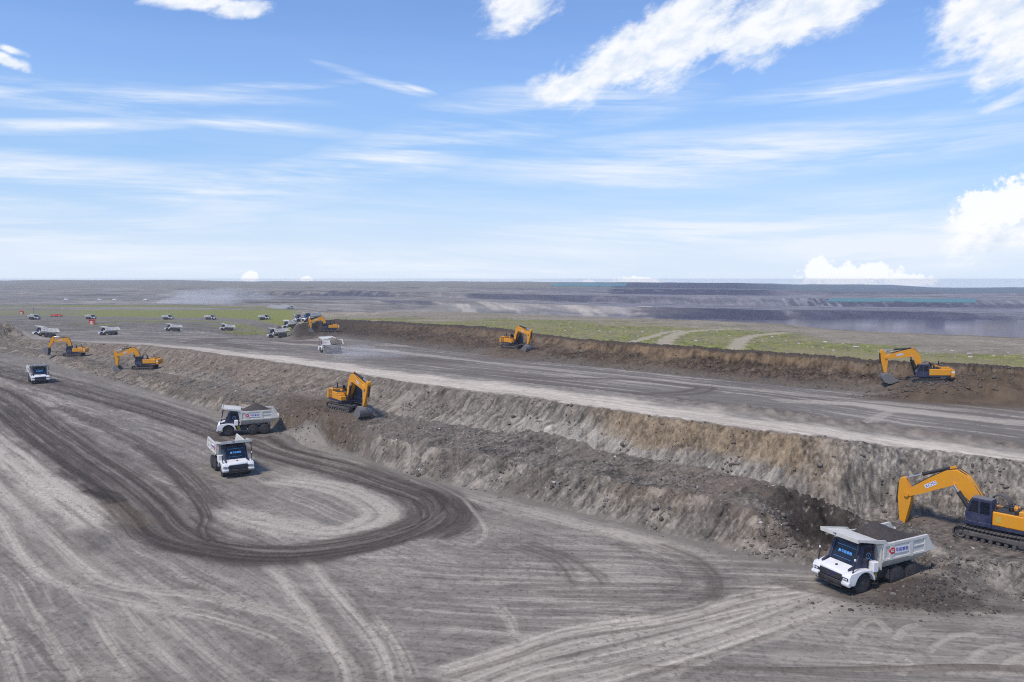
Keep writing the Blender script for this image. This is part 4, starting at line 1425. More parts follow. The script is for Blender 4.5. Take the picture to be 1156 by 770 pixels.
    # dump body: a thick open shell lofted along x
    def section(x, top, chine, floor, yw=1.70, yf=1.18, t=.0):
        return [(x, -yw + t, top), (x, -yw + t, chine + t * .4), (x, -yf + t * .6, floor + t), (x, yf - t * .6, floor + t), (x, yw - t, chine + t * .4), (x, yw - t, top)]
    UP = .28
    st_ = [(1.10, 3.22 + UP, 2.25, 1.50), (-2.90, 3.34 + UP, 2.30, 1.68), (-3.45, 3.37 + UP, 2.38, 1.82), (-4.25, 2.46, 2.44, 2.26)]
    b = MB()
    rings = []
    for i, (x, tp, ch, fl) in enumerate(st_):
        o_ = [b.bm.verts.new(v) for v in section(x, tp, ch, fl)]
        n_ = [b.bm.verts.new(v) for v in section(x, tp, ch, fl, t=.10)]
        rings.append((o_, n_))
    for (o0, n0), (o1, n1) in zip(rings, rings[1:]):
        for k in range(5):
            b.bm.faces.new((o0[k], o0[k + 1], o1[k + 1], o1[k]))
            b.bm.faces.new((n0[k], n1[k], n1[k + 1], n0[k + 1]))
        for k in (0, 5):
            b.bm.faces.new((o0[k], o1[k], n1[k], n0[k]))
    for (o0, n0) in (rings[0], rings[-1]):
        for k in range(5):
            b.bm.faces.new((o0[k], n0[k], n0[k + 1], o0[k + 1]))
    # front wall, canopy with its side gussets
    b.prism([(1.12, 1.55), (1.24, 1.55), (1.30, 3.30 + UP), (1.14, 3.30 + UP)], -1.66, 1.66, .01)
    for s in (-1, 1):
        b.prism([(1.28, 3.0 + UP), (1.28, 3.32 + UP), (.72, 3.30 + UP), (.30, 3.24 + UP), (.30, 3.20 + UP)], s * 1.60, s * 1.74, .01)
        b.prism([(1.28, 2.45), (1.60, 3.30 + UP), (1.28, 3.30 + UP)], s * 1.45, s * 1.55, .005)
        b.prism([(.66, 3.22 + UP), (1.0, 3.52 + UP), (3.66, 3.90 + UP), (3.70, 3.72 + UP), (1.2, 3.26 + UP)], s * 1.70, s * 1.78, .01)
        # rails and ribs standing proud of the side
        b.prism([(1.12, 3.02 + UP), (1.12, 3.22 + UP), (-3.40, 3.37 + UP), (-3.40, 3.14 + UP)], s * 1.70, s * 1.78, .01)
        b.prism([(1.12, 2.22), (1.12, 2.36), (-3.50, 2.50), (-3.50, 2.34)], s * 1.70, s * 1.775, .01)
        for x0, x1 in ((.92, 1.12), (.03, .47), (-1.92, -1.52), (-4.0, -3.10)):
            if x1 < -3:
                b.prism([(x1, 2.36), (x1, 3.34 + UP), (-3.45, 3.365 + UP), (-4.21, 2.50), (-4.21, 2.42)], s * 1.70, s * 1.77, .01)
                continue
            zt = 3.22 + UP + (1.1 - x1) * .03
            b.prism([(x0, 2.24), (x1, 2.24), (x1, zt - .02), (x0, zt - .02)], s * 1.70, s * 1.772, .01)
            # the rib carried on under the chine
            v = [Vector((x0, s * 1.72, 2.30)), Vector((x1, s * 1.72, 2.30)), Vector((x1, s * 1.24, 1.62 - (x1 - 1) * .05)), Vector((x0, s * 1.24, 1.62 - (x1 - 1) * .05))]
            if s > 0:
                v = v[::-1]
            b.quad_panel(v[::-1], .07)
        b.prism([(-2.0, 2.90), (-2.0, 2.97), (-3.3, 3.03), (-3.3, 2.96)], s * 1.70, s * 1.76, .005)
    b.prism([(1.14, 3.28 + UP), (1.14, 3.40 + UP), (3.66, 3.82 + UP), (3.72, 3.80 + UP), (3.72, 3.70 + UP)], -1.74, 1.74, .01)
    b.prism([(3.60, 3.62 + UP), (3.74, 3.62 + UP), (3.76, 3.94 + UP), (3.60, 3.90 + UP)], -1.78, 1.78, .015)
    for y in (-.9, 0, .9):
        b.prism([(1.3, 3.20 + UP), (1.3, 3.31 + UP), (3.55, 3.70 + UP), (3.55, 3.60 + UP)], y - .05, y + .05, 0)
    for x in (-.45, -2.7):
        b.box(x - .06, x + .06, -1.1, 1.1, 1.42, 1.66, .01)
    for s in (-1, 1):
        b.box(-3.0, 1.1, s * .55 - .07, s * .55 + .07, 1.24, 1.66, .01)
    body = b.build('dump_body', M['cream'], root, 35)
    for s in (-1, 1):
        y = s * 1.785
        ex = (-s, 0, 0)
        MB().cyl((.25, s * 1.70, 2.92), (.25, y, 2.92), .25, n=24).build('emblem', M['red'], body, 40)
        for dz in (-.055, .055):
            MB().box(.11, .39, min(y, y + s * .006), max(y, y + s * .006), 2.92 + dz - .03, 2.92 + dz + .03, 0).build('emblem_bar', M['plate'], body)
        pl = MB()
        pl.box(-1.48, -.02, s * 1.70, s * 1.765, 2.68, 3.14, 0)
        pl.build('name_plate', M['plate'], body)
        lettering('lettering', '华能睿驰', .33, M['blue'], body, (-.75, s * 1.768, 2.91), ex, (0, 0, 1), .006)
    lettering('canopy_lettering', '华能', .15, M['blue'], body, (3.765, -.35, 4.06), (0, 1, 0), (0, 0, 1), .004)
    return root


def soil_load(label, mat, peak_x=-.8, height=1.1, group=None, seed=0, slope=1.5):
    """a heap lying in the body: closed mesh in the truck's own coordinates"""
    nx, ny = 44, 34
    x = np.linspace(1.05, -3.75, nx)[:, None] + np.zeros((1, ny))
    y = np.linspace(-1.56, 1.56, ny)[None, :] + np.zeros((nx, 1))
    rim = 3.36 + np.interp(x, [-3.75, -3.2], [-.75, .02])
    d = np.sqrt(((x - peak_x) / slope) ** 2 + (y / 1.15) ** 2)
    h = height * np.clip(1 - d / 1.55, 0, 1) ** 1.05 - .10 * np.clip(d - 1.0, 0, 2)
    z = rim + h + .06 * fbm(x * 1.6, y * 1.6, 4, 900 + seed) + .04 * perlin(x * 5, y * 5, 905 + seed)
    me = bpy.data.meshes.new('soil_load')
    top = np.stack([x, y, z], -1).reshape(-1, 3)
    bot = top.copy()
    bot[:, 2] = 2.45 + 0 * bot[:, 2]
    bot[:, 1] *= .97
    bot[:, 2] = np.minimum(bot[:, 2], top[:, 2] - .02)
    i = np.arange(nx * ny).reshape(nx, ny)
    f = [tuple(q) for q in np.stack([i[:-1, :-1], i[1:, :-1], i[1:, 1:], i[:-1, 1:]], -1).reshape(-1, 4)]
    o = nx * ny
    f += [tuple(int(k) + o for k in q[::-1]) for q in f]
    edge = list(i[0, :]) + list(i[1:, -1]) + list(i[-1, -2::-1]) + list(i[-2:0:-1, 0])
    for a, b in zip(edge, edge[1:] + edge[:1]):
        f.append((int(a), int(b), int(b) + o, int(a) + o))
    me.from_pydata(np.vstack([top, bot]).tolist(), [], [tuple(int(k) for k in q) for q in f])
    me.polygons.foreach_set('use_smooth', np.ones(len(me.polygons), dtype=bool))
    me.materials.append(mat)
    bmx = bmesh.new()
    bmx.from_mesh(me)
    bmesh.ops.recalc_face_normals(bmx, faces=bmx.faces)
    bmx.to_mesh(me)
    bmx.free()
    ob = bpy.data.objects.new('soil_load', me)
    COL.objects.link(ob)
    ob['label'], ob['category'] = label, 'soil heap'
    if group:
        ob['group'] = group
    return ob


# ------------------------------------------------------------------ the excavator (nose to +x)
BOOM_FOOT = Vector((.75, 0, 2.0))
BOOM_CYL_HOUSE = Vector((1.55, 0, 1.65))
BK = .94                                       # boom size
STICK_JOINT = Vector((6.35 * BK, 0, 1.50 * BK))           # in boom coordinates
STICK_TIP = Vector((.18, 0, -2.75))             # in stick coordinates
STICK_TOP = Vector((.40, 0, 1.22))


def offset_poly(cl, half):
    up, lo = [], []
    for i, (p, h) in enumerate(zip(cl, half)):
        a, b = Vector(cl[max(i - 1, 0)]), Vector(cl[min(i + 1, len(cl) - 1)])
        d = (b - a).normalized()
        n = Vector((-d.y, d.x))
        up.append(tuple(Vector(p) + n * h))
        lo.append(tuple(Vector(p) - n * h))
    return up + lo[::-1]


_exc_mesh = {}


def shared(name, mat, parent, make, loc=None, smooth=35):
    """first call builds the part, later ones reuse its mesh"""
    if name not in _exc_mesh:
        mb = MB()
        make(mb)
        o = mb.build(name.split('|')[0], mat, parent, smooth)
        _exc_mesh[name] = o.data
    else:
        o = bpy.data.objects.new(name.split('|')[0], _exc_mesh[name])
        COL.objects.link(o)
        o.parent = parent
    if loc is not None:
        o.location = loc
    return o


def make_excavator(label, group, boom=0.0, stick=0.0, bucket=0.0, swing=0.0, tracks=0.0):
    """boom, stick, bucket: degrees, positive lifts; tracks: degrees the undercarriage is turned against the house"""
    root = thing('excavator', label, 'excavator', group)
    rt = Matrix.Rotation(R(tracks), 4, 'Z')

    def under(m):
        m.box(-1.9, 1.9, -.75, .75, .45, .85, .05)
        m.box(-1.1, 1.1, -1.25, 1.25, .55, .80, .03)
        m.cyl((0, 0, .8), (0, 0, 1.28), .95, n=28)
    u = shared('undercarriage', M['track'], root, under)
    u.matrix_local = rt.copy()

    def belt(m):
        L, r, zc = 2.15, .50, .56
        pts = []
        for k in range(15):
            a = -math.pi / 2 + math.pi * k / 14
            pts.append((L + r * math.cos(a), zc + r * math.sin(a), a))
        for k in range(1, 16):
            pts.append((L - 2 * L * k / 16, zc + r - .06 * math.sin(math.pi * k / 16), math.pi / 2))
        for k in range(15):
            a = math.pi / 2 + math.pi * k / 14
            pts.append((-L + r * math.cos(a), zc + r * math.sin(a), a))
        for k in range(1, 16):
            pts.append((-L + 2 * L * k / 16, zc - r, -math.pi / 2))
        for (x, z, a) in pts:
            mt = Matrix.Translation((x, 0, z)) @ Matrix.Rotation(-a, 4, 'Y')
            bmesh.ops.create_cube(m.bm, size=1.0, matrix=mt @ Matrix.Diagonal((.07, .66, .235, 1)))
            bmesh.ops.create_cube(m.bm, size=1.0, matrix=mt @ Matrix.Translation((.055, 0, .07)) @ Matrix.Diagonal((.06, .64, .04, 1)))

    def tframe(m):
        m.box(-1.95, 1.95, -.24, .24, .36, .80, .06)
        m.box(-1.5, -.2, -.29, .29, .44, .72, .02)
        m.box(.2, 1.5, -.29, .29, .44, .72, .02)

    def sprocket(m):
        m.lathe_y([(-.2, .12), (-.2, .40), (.2, .40), (.2, .30), (.29, .26), (.30, .0)], 22)

    def idler(m):
        m.lathe_y([(-.2, .1), (-.2, .40), (.2, .40), (.2, .34), (.13, .30), (.13, .14), (.26, .12), (.27, 0)], 22)

    def roller(m):
        m.cyl((0, -.22, 0), (0, .22, 0), .15, n=12)
    for s in (-1, 1):
        t = shared('track', M['track'], root, belt)
        t.matrix_local = rt @ Matrix.Translation((0, s * 1.45, 0))
        shared('track_frame', M['track'], t, tframe)
        shared('sprocket', M['track'], t, sprocket, (-2.15, 0, .56)).scale = (1, s, 1)
        shared('idler', M['track'], t, idler, (2.15, 0, .56)).scale = (1, s, 1)
        for k in range(7):
            shared('roller', M['track'], t, roller, (-1.62 + k * .54, 0, .25))

    def platform(m):
        m.box(-3.35, 1.25, -1.52, 1.52, 1.28, 1.56, .02)
        m.prism([(.2, 1.4), (1.75, 1.4), (1.75, 1.75), (1.2, 2.35), (.4, 2.35), (.2, 2.0)], -.52, -.42, .01)
        m.prism([(.2, 1.4), (1.75, 1.4), (1.75, 1.75), (1.2, 2.35), (.4, 2.35), (.2, 2.0)], .40, .50, .01)
    shared('platform', M['navy'], root, platform)

    def house(m):
        m.box(-3.30, -.02, -1.56, 1.56, 1.565, 2.62, .05)
        m.box(-3.15, -1.75, -1.50, 1.50, 2.60, 2.98, .06)
        m.box(-1.3, -.8, -.55, .1, 2.60, 2.86, .04)
        m.box(-.02, 1.20, -1.54, -.62, 1.565, 2.20, .05)
        m.box(-.02, .70, -1.54, -.62, 2.18, 2.45, .05)
    ho_ = shared('engine_house', M['yellow'], root, house)

    for s in (-1, 1):
        for x0, x1 in ((-3.2, -2.55), (-2.5, -1.85), (-1.8, -1.1), (-1.05, -.1)):
            if s < 0 and x1 < -1.8:
                continue
            shared('house_door|%d%.1f' % (s, x0), M['yellow'], ho_, lambda m: m.box(x0 + .02, x1 - .02, s * 1.56, s * 1.575, 1.64, 2.52, .006))
    for x0, x1 in ((-3.18, -2.58), (-2.48, -1.88)):
        for z0, z1 in ((1.66, 2.16), (2.24, 2.80)):
            def louvre(m):
                m.box(x0, x1, -1.566, -1.545, z0, z1, 0)
                for k in range(5):
                    zz = z0 + (z1 - z0) * (k + .1) / 5
                    m.box(x0, x1, -1.578, -1.560, zz, zz + (z1 - z0) * .16, 0)
            shared('louvre|%.1f%.1f' % (x0, z0), M['louvre'], ho_, louvre)

    def badge(m):
        m.box(-.62, -.30, 1.575, 1.585, 1.85, 2.30, .01)
    shared('badge', M['safety'], ho_, badge)

    shared('walkway', M['black'], ho_, lambda m: m.box(-1.72, -.1, -1.4, 1.4, 2.62, 2.64, 0))
    shared('hatch', M['black'], ho_, lambda m: m.box(-3.0, -1.9, -1.0, 1.0, 2.98, 3.02, .01))
    shared('filter_box', M['black'], ho_, lambda m: m.box(-1.6, -1.4, .3, 1.2, 2.64, 2.86, .02))

    def weight(m):
        m.prism([(-3.31, 1.30), (-3.31, 2.70), (-3.60, 2.66), (-3.92, 2.40), (-3.98, 1.70), (-3.80, 1.28)], -1.52, 1.52, .06)
    cw = shared('counterweight', M['yellow'], root, weight)

    def cwplate(m):
        m.box(-3.90, -3.40, 1.515, 1.53, 1.95, 2.25, 0)
    cp_ = shared('plate', M['plate'], cw, cwplate)
    # cab on the left
    def cabm(m):
        m.prism([(.02, 1.57), (1.85, 1.57), (1.90, 2.10), (1.80, 2.55), (1.50, 3.36), (1.40, 3.42), (.08, 3.42), (.02, 3.30)], .56, 1.58, .04)
        m.box(.0, 1.9, .54, 1.60, 1.30, 1.60, .03)
    ca = shared('cab', M['navy'], root, cabm)

    def roof(m):
        m.box(.05, 1.48, .58, 1.56, 3.42, 3.46, .01)
    shared('roof', M['steel'], ca, roof)

    for k, (poly, y0, y1) in enumerate((([(.98, 2.30), (1.66, 2.36), (1.42, 3.22), (.98, 3.22)], 1.582, 1.592),
                                        ([(.18, 2.30), (.84, 2.30), (.84, 3.22), (.18, 3.22)], 1.582, 1.592),
                                        ([(.18, 2.30), (1.62, 2.36), (1.40, 3.22), (.18, 3.22)], .548, .558))):
        shared('side_window|%d' % k, M['glass'], ca, lambda m: m.prism(poly, y0, y1, 0))

    def fwin(m):
        m.quad_panel([(1.925, .66, 2.12), (1.925, 1.48, 2.12), (1.56, 1.48, 3.26), (1.56, .66, 3.26)], .012)
    shared('windshield', M['glass'], ca, fwin)

    for s in (-1, 1):
        def rail(m):
            m.tube([(-3.1, s * 1.45, 2.60), (-3.1, s * 1.45, 3.45), (-1.7, s * 1.45, 3.45), (-1.7, s * 1.45, 2.62)], .022, 6)
            m.tube([(-3.1, s * 1.45, 3.22), (-1.7, s * 1.45, 3.22)], .018, 6)
        shared('handrail|a%d' % s, M['track'], root, rail)
        shared('handrail|b%d' % s, M['track'], root, lambda m: m.tube([(-1.5, s * 1.48, 2.6), (-1.5, s * 1.48, 3.2), (-.2, s * 1.48, 3.2), (-.2, s * 1.48, 2.62)], .022, 6))
    shared('handrail|c', M['track'], root, lambda m: m.tube([(1.95, 1.62, 1.5), (2.0, 1.66, 2.0), (1.95, 1.62, 2.5)], .02, 6))

    def exhaust(m):
        m.cyl((-2.1, -.6, 3.0), (-2.1, -.6, 3.55), .09, n=12)
        m.tube([(-2.1, -.6, 3.5), (-2.1, -.6, 3.66), (-2.22, -.6, 3.74)], .075, 8)

    def cleaner(m):
        m.cyl((-1.0, .55, 2.62), (-1.0, .55, 3.05), .14, n=14)
        m.cyl((-1.0, .55, 3.05), (-1.0, .55, 3.12), .19, n=14)
    shared('exhaust', M['black'], root, exhaust)
    shared('air_cleaner', M['black'], root, cleaner)
    # hose loops arching from the deck to the boom
    for k in range(9):
        y = -.36 + k * .09
        pts = []
        for i in range(13):
            a = R(-25 + 235 * i / 12)
            pts.append((-.10 + .68 * math.cos(a), y, 2.95 + .74 * math.sin(a)))
        shared('hose_loop|%d' % k, M['track'], root, lambda m: m.tube(pts, .050, 6))

    # boom, stick, bucket
    ab = R(boom)
    mb_ = Matrix.Translation(BOOM_FOOT) @ Matrix.Rotation(-ab, 4, 'Y')
    mbk = mb_ @ Matrix.Diagonal((BK, 1, BK, 1))

    def boomm(m):
        cl = [(0, 0), (.55, .95), (1.2, 2.05), (1.62, 2.68), (2.05, 2.98), (2.6, 2.98), (3.9, 2.50), (5.2, 1.98), (6.35, 1.50)]
        hf = [.28, .46, .62, .70, .70, .64, .56, .44, .24]
        m.prism(offset_poly(cl, hf), -.36, .36, .03)
        m.cyl((0, -.42, 0), (0, .42, 0), .24, n=18)
        m.cyl((6.35, -.42, 1.50), (6.35, .42, 1.50), .20, n=18)
        m.prism([(1.90, 3.55), (2.12, 3.98), (2.40, 3.95), (2.52, 3.55)], -.2, -.1, .01)
        m.prism([(1.90, 3.55), (2.12, 3.98), (2.40, 3.95), (2.52, 3.55)], .1, .2, .01)
        m.cyl((2.20, -.52, 2.45), (2.20, .52, 2.45), .14, n=14)
    bo = shared('boom', M['yellow'], root, boomm)
    bo.matrix_local = mbk
    for s in (-1, 1):
        def plate(m, s=s):
            d = Vector((2.45, -.99)).normalized()
            c0 = Vector((4.15, 2.40))
            n = Vector((-d.y, d.x))
            pts = [c0 - d * .55 - n * .17, c0 + d * .55 - n * .17, c0 + d * .55 + n * .17, c0 - d * .55 + n * .17]
            m.prism([tuple(v) for v in pts], s * .36, s * .372, 0)
        pl = shared('logo_plate|%d' % s, M['plate'], bo, plate)
        d = Vector((2.45, 0, -.99)).normalized()
        up = Vector((.99, 0, 2.45)).normalized()
        ex = -d if s > 0 else d
        k = 'lettering|%d' % s
        if k not in _exc_mesh:
            lo = lettering('lettering', 'XCMG', .36, M['blue'], bo, Vector((4.15, s * .375, 2.40)), ex, up, .006, shear=.2)
            _exc_mesh[k] = lo.data
        else:
            lo = bpy.data.objects.new('lettering', _exc_mesh[k])
            COL.objects.link(lo)
            lo.parent = bo

    for y in (-.22, .22):
        shared('hydraulic_pipe|%.1f' % y, M['black'], bo, lambda m: m.tube([(.05, y, 1.0), (.65, y, 2.3), (1.2, y, 3.25), (1.85, y, 3.78), (2.7, y, 3.66), (4.0, y, 3.12), (5.6, y, 2.32)], .035, 6))

    as_ = R(stick)
    pj = mb_ @ STICK_JOINT
    ms = Matrix.Translation(pj) @ Matrix.Rotation(-as_, 4, 'Y')

    def stickm(m):
        m.prism([(.30, 1.36), (.62, 1.30), (.74, .9), (.72, -.4), (.36, -2.85), (.02, -2.90), (-.34, -.55), (-.36, .05), (-.22, .32), (.18, 1.1)], -.30, .30, .03)
        m.cyl((0, -.46, 0), (0, .46, 0), .20, n=16)
        m.cyl((STICK_TIP.x, -.42, STICK_TIP.z), (STICK_TIP.x, .42, STICK_TIP.z), .14, n=14)
    so = shared('stick', M['yellow'], root, stickm)
    so.matrix_local = ms

    for s in (-1, 1):
        shared('warning_mark|%d' % s, M['safety'], so, lambda m: m.prism([(.06, -1.75), (.16, -1.75), (.16, -1.5), (.06, -1.5)], s * .30, s * .306, 0))
    # bucket
    pb = ms @ STICK_TIP
    mk = Matrix.Translation(pb) @ Matrix.Rotation(-R(bucket) - as_, 4, 'Y')

    def bucketm(m):
        outer = [(-.25, .16), (.35, .18), (.68, -.12), (.82, -.60), (.66, -1.15), (.22, -1.55), (-.45, -1.72), (-1.30, -1.62)]
        inner = [(-.20, .06), (.30, .08), (.58, -.16), (.70, -.60), (.57, -1.08), (.18, -1.44), (-.46, -1.60), (-1.28, -1.56)]
        m.prism(outer + inner[::-1], -1.0, 1.0, .008)
        for s in (-1, 1):
            m.prism(outer + [(-.98, -.75)], s * .97, s * 1.03, .006)
            m.prism([(-.2, .16), (.0, .40), (.2, .40), (.36, .16)], s * .40 - .05, s * .40 + .05, .005)
    bk = shared('bucket', M['steel'], root, bucketm)
    bk.matrix_local = mk

    for k in range(6):
        shared('tooth', M['steel'], bk, lambda m: m.prism([(-1.20, -1.69), (-1.20, -1.54), (-1.62, -1.60), (-1.64, -1.64)], -.07, .07, .005), (0, -.88 + k * .352, 0))

    # cylinders between pairs of points
    def ram(name, p0, p1, r, y, rod=.45):
        p0, p1 = Vector(p0) + Vector((0, y, 0)), Vector(p1) + Vector((0, y, 0))
        L = (p1 - p0).length
        q = (p1 - p0).to_track_quat('Z', 'X').to_matrix().to_4x4()

        def barrel(m):
            m.cyl((0, 0, 0), (0, 0, 1), 1.0, n=14)
            m.cyl((0, 0, .94), (0, 0, 1), 1.15, n=14)
        o = shared('cylinder_barrel', M['black'], root, barrel)
        o.name = name
        o.matrix_local = Matrix.Translation(p0) @ q @ Matrix.Diagonal((r, r, L * (1 - rod), 1))

        def rodm(m):
            m.cyl((0, 0, .98), (0, 0, 1.0 / .55), .55, n=12)
        rd = shared('rod', M['chrome'], o, rodm)
        k = (L / (L * (1 - rod)))
        rd.scale = (1, 1, (k - .0) / (1 / .55))
    for s in (-1, 1):
        ram('boom_cylinder', BOOM_CYL_HOUSE, mbk @ Vector((2.20, 0, 2.45)), .17, s * .50, .22)
    ram('stick_cylinder', mbk @ Vector((2.20, 0, 3.86)), ms @ STICK_TOP, .14, 0, .38)
    l1 = ms @ Vector((.55, 0, -2.05))
    l2 = mk @ Vector((.22, 0, .30))
    ram('bucket_cylinder', ms @ Vector((.80, 0, .75)), l1 + Vector((.32, 0, -.1)), .12, 0, .42)

    pA = l1 + Vector((.32, 0, -.1))
    v = l2 - pA
    for s in (-1, 1):
        lk = shared('bucket_link|%d' % s, M['steel'], root, lambda m: m.box(-.06, .06, s * .34 - .04, s * .34 + .04, 0, 1, .0))
        lk.matrix_local = Matrix.Translation(pA) @ v.to_track_quat('Z', 'Y').to_matrix().to_4x4() @ Matrix.Diagonal((1, 1, max(v.length, .1), 1))
    return root


# ------------------------------------------------------------------ trucks
def ground_z(x, y):
    a = x / y
    c = int(np.argmin(np.abs(A - a)))
    Yc = np.concatenate([Yb[b][:, c] for b in range(len(NAMES))])
    Zc = np.concatenate([Zb[b][:, c] for b in range(len(NAMES))])
    return float(np.interp(y, Yc, Zc))


def unit(h):
    n = math.hypot(*h)
    return (h[0] / n, h[1] / n)


def seat(o, x, y, h, span=2.4, wide=1.4, scale=1.0, sink=.03):
    """stand a machine on the ground, tilted with it"""
    h = unit(h)
    l = (-h[1], h[0])
    zf = np.mean([ground_z(x + h[0] * span + s * l[0] * wide, y + h[1] * span + s * l[1] * wide) for s in (-1, 1)])
    zr = np.mean([ground_z(x - h[0] * span + s * l[0] * wide, y - h[1] * span + s * l[1] * wide) for s in (-1, 1)])
    zl = np.mean([ground_z(x + s * h[0] * span + l[0] * wide, y + s * h[1] * span + l[1] * wide) for s in (-1, 1)])
    zr2 = np.mean([ground_z(x + s * h[0] * span - l[0] * wide, y + s * h[1] * span - l[1] * wide) for s in (-1, 1)])
    pitch = -math.atan2(zf - zr, 2 * span)
    roll = math.atan2(zl - zr2, 2 * wide)
    pitch, roll = max(-.10, min(.10, pitch)), max(-.07, min(.07, roll))
    set_pose(o, (x, y, (zf + zr) / 2 - sink), h, scale, pitch, roll)


truck0 = make_truck()
N_TR = 'white dump trucks working in the quarry'
used = [False]
TR_SCALE = .92


def by_wheel(px, py, h, side):
    """centre of a truck on the pit floor whose front wheel (side +1 its left) touches the ground there"""
    h = unit(h)
    f = ray_dir(px, py)
    k = -CAM_Z / f.z
    l = (-h[1], h[0])
    return (f.x * k - TR_SCALE * (2.9 * h[0] + side * 1.6 * l[0]), f.y * k - TR_SCALE * (2.9 * h[1] + side * 1.6 * l[1]))



def truck(x, y, h, label, flat=False, scale=None):
    o = truck0 if not used[0] else copy_tree(truck0)
    used[0] = True
    o['label'], o['category'], o['group'] = label, 'truck', N_TR
    seat(o, x, y, h, span=2.3, scale=scale or TR_SCALE)
    if flat:
        o.rotation_euler = Euler((0, 0, math.atan2(h[1], h[0])), 'XYZ')
        o.location.z = .0
    return o


def load(tr, label, mat, px=-.8, hgt=1.1, seed=0, slope=1.5):
    o = soil_load(label, mat, px, hgt, 'soil heaps in the truck bodies', seed, slope)
    o.location, o.rotation_euler, o.scale = tr.location, tr.rotation_euler, tr.scale
    return o


t_near = truck(*by_wheel(974, 671, (-.91, -.41), 1), (-.91, -.41), 'nearest white dump truck, red round emblem on its cream body, nose towards the camera', True)
load(t_near, 'tall heap of dark soil in the nearest truck beside the big excavator', M['soil'], .15, 1.25, 1, 1.9)
t_b = truck(*by_wheel(250, 538, (.53, -.85), -1), (.53, -.85), 'white dump truck driving head-on inside the dark curved track, blue sign in its windshield', True)
t_c = truck(*by_wheel(258, 492.5, (-.95, -.30), 1), (-.95, -.30), 'loaded white dump truck side-on at the foot of the slope, just behind another truck', True)
load(t_c, 'pointed heap of dark soil in the side-on truck at the foot of the slope', M['soil'], -.9, 1.15, 2, 1.5)
p = at(43, 431, 0, 1)
truck(p.x, p.y, (.60, -.80), 'lone white dump truck coming head-on along the dark track at the left edge', True)
p = at(315, 381.5, 4, 7)
t_d = truck(p.x, p.y, (-.98, -.18), 'white dump truck at the left foot of the dark muck bank, nose to the left')
load(t_d, 'small dark soil heap in the truck left of the dark muck bank', M['soil'], -.4, 1.2, 3, 1.0)
p = at(374, 399, 4, 6)
t_e = truck(p.x, p.y, (-.55, .83), 'white dump truck seen from behind on the upper haul road in raised dust')
load(t_e, 'load of grey soil filling the truck seen from behind on the upper haul road', M['rock_grey'], -1.0, .75, 4, 2.0)
ROW = [(52, 381, (-1, -.1), 'white dump truck half hidden behind the raised boom of the leftmost excavator'),
       (124, 378.3, (-1, -.1), 'white dump truck facing left on the lower dirt road between the two left excavators'),
       (196, 374, (-1, -.05), 'white dump truck facing left at the green field edge, right of the second excavator'),
       (257, 373, (-1, -.05), 'white dump truck facing left on the field edge above the dark haul bend'),
       (330, 371, (-1, -.05), 'white dump truck half hidden behind the left end of the dark muck bank')]
for x, y, h, lab in ROW:
    p = at(x, y, 4, 8)
    truck(p.x, p.y, h, lab, scale=.84)
for x, y, h, lab in [
        (38, 360.6, (1, 0), 'small far white truck on the field road, directly below the thin mast'),
        (102, 360.4, (1, 0), 'small far white truck on the field road just above the red shelter'),
        (189, 360.6, (1, 0), 'small far white truck on the field road, third from the left in its row'),
        (237, 360.8, (1, 0), 'small far white truck on the field road, fourth from left in its row'),
        (298, 361, (1, 0), 'small far white truck on the field road, rightmost before the muck bank'),
        (342, 361.4, (-.8, -.6), 'far white truck peeking over the dark muck bank, the left one of two'),
        (353, 361.8, (-.8, -.6), 'far white truck peeking over the dark muck bank, next to the excavator boom'),
        (327, 348.8, (1, .1), 'distant truck at the right end of the green field, trailing a white dust plume')]:
    p = at(x, y, 5, 16)
    truck(p.x, p.y, h, lab, scale=.80)

# ------------------------------------------------------------------ excavators
G_EX = 'orange-yellow tracked excavators'


def excavator(x, y, h, label, sink=.05, scale=.9, **kw):
    o = make_excavator(label, G_EX, **kw)
    seat(o, x, y, h, span=2.2, wide=1.3, sink=sink, scale=scale)
    return o


excavator(37.8, 61.1, (-.65, .75), 'nearest orange excavator with dark blue cab, reaching over behind the loaded truck', boom=-10, stick=3, bucket=2, scale=1.0)
p = at(1045, 430, 4, 8)
excavator(p.x, p.y, (-.985, .15), 'orange excavator on the dark soil heap at the far right wall under the grass', boom=10, stick=-4, bucket=-16, sink=.38)
p = at(392, 461.5, 1, 4)
excavator(p.x, p.y, (.58, -.81), 'orange excavator on the rubble terrace, its grey bucket turned towards the camera', boom=5, stick=-16, bucket=4, tracks=14)
p = at(580, 393, 4, 8)
excavator(p.x, p.y, (.58, -.81), 'orange excavator against the brown wall at the left end of the green grass strip', boom=5, stick=-16, bucket=4, tracks=14)
p = at(84, 402, 1, 4)
excavator(p.x, p.y, (-.99, -.10), 'leftmost orange excavator, boom raised high over the end of the slope', boom=16, stick=30, bucket=10, scale=.80)
p = at(164, 416.5, 1, 4)
excavator(p.x, p.y, (-.99, -.05), 'orange excavator digging the spoil slope above the curved track, right of the leftmost excavator', boom=2, stick=0, bucket=0, scale=.84)
p = at(371, 374.5, 5, 8)
excavator(p.x, p.y, (-.97, -.20), 'small orange excavator digging into the dark muck bank beside the upper haul road', boom=6, stick=-6, bucket=0)


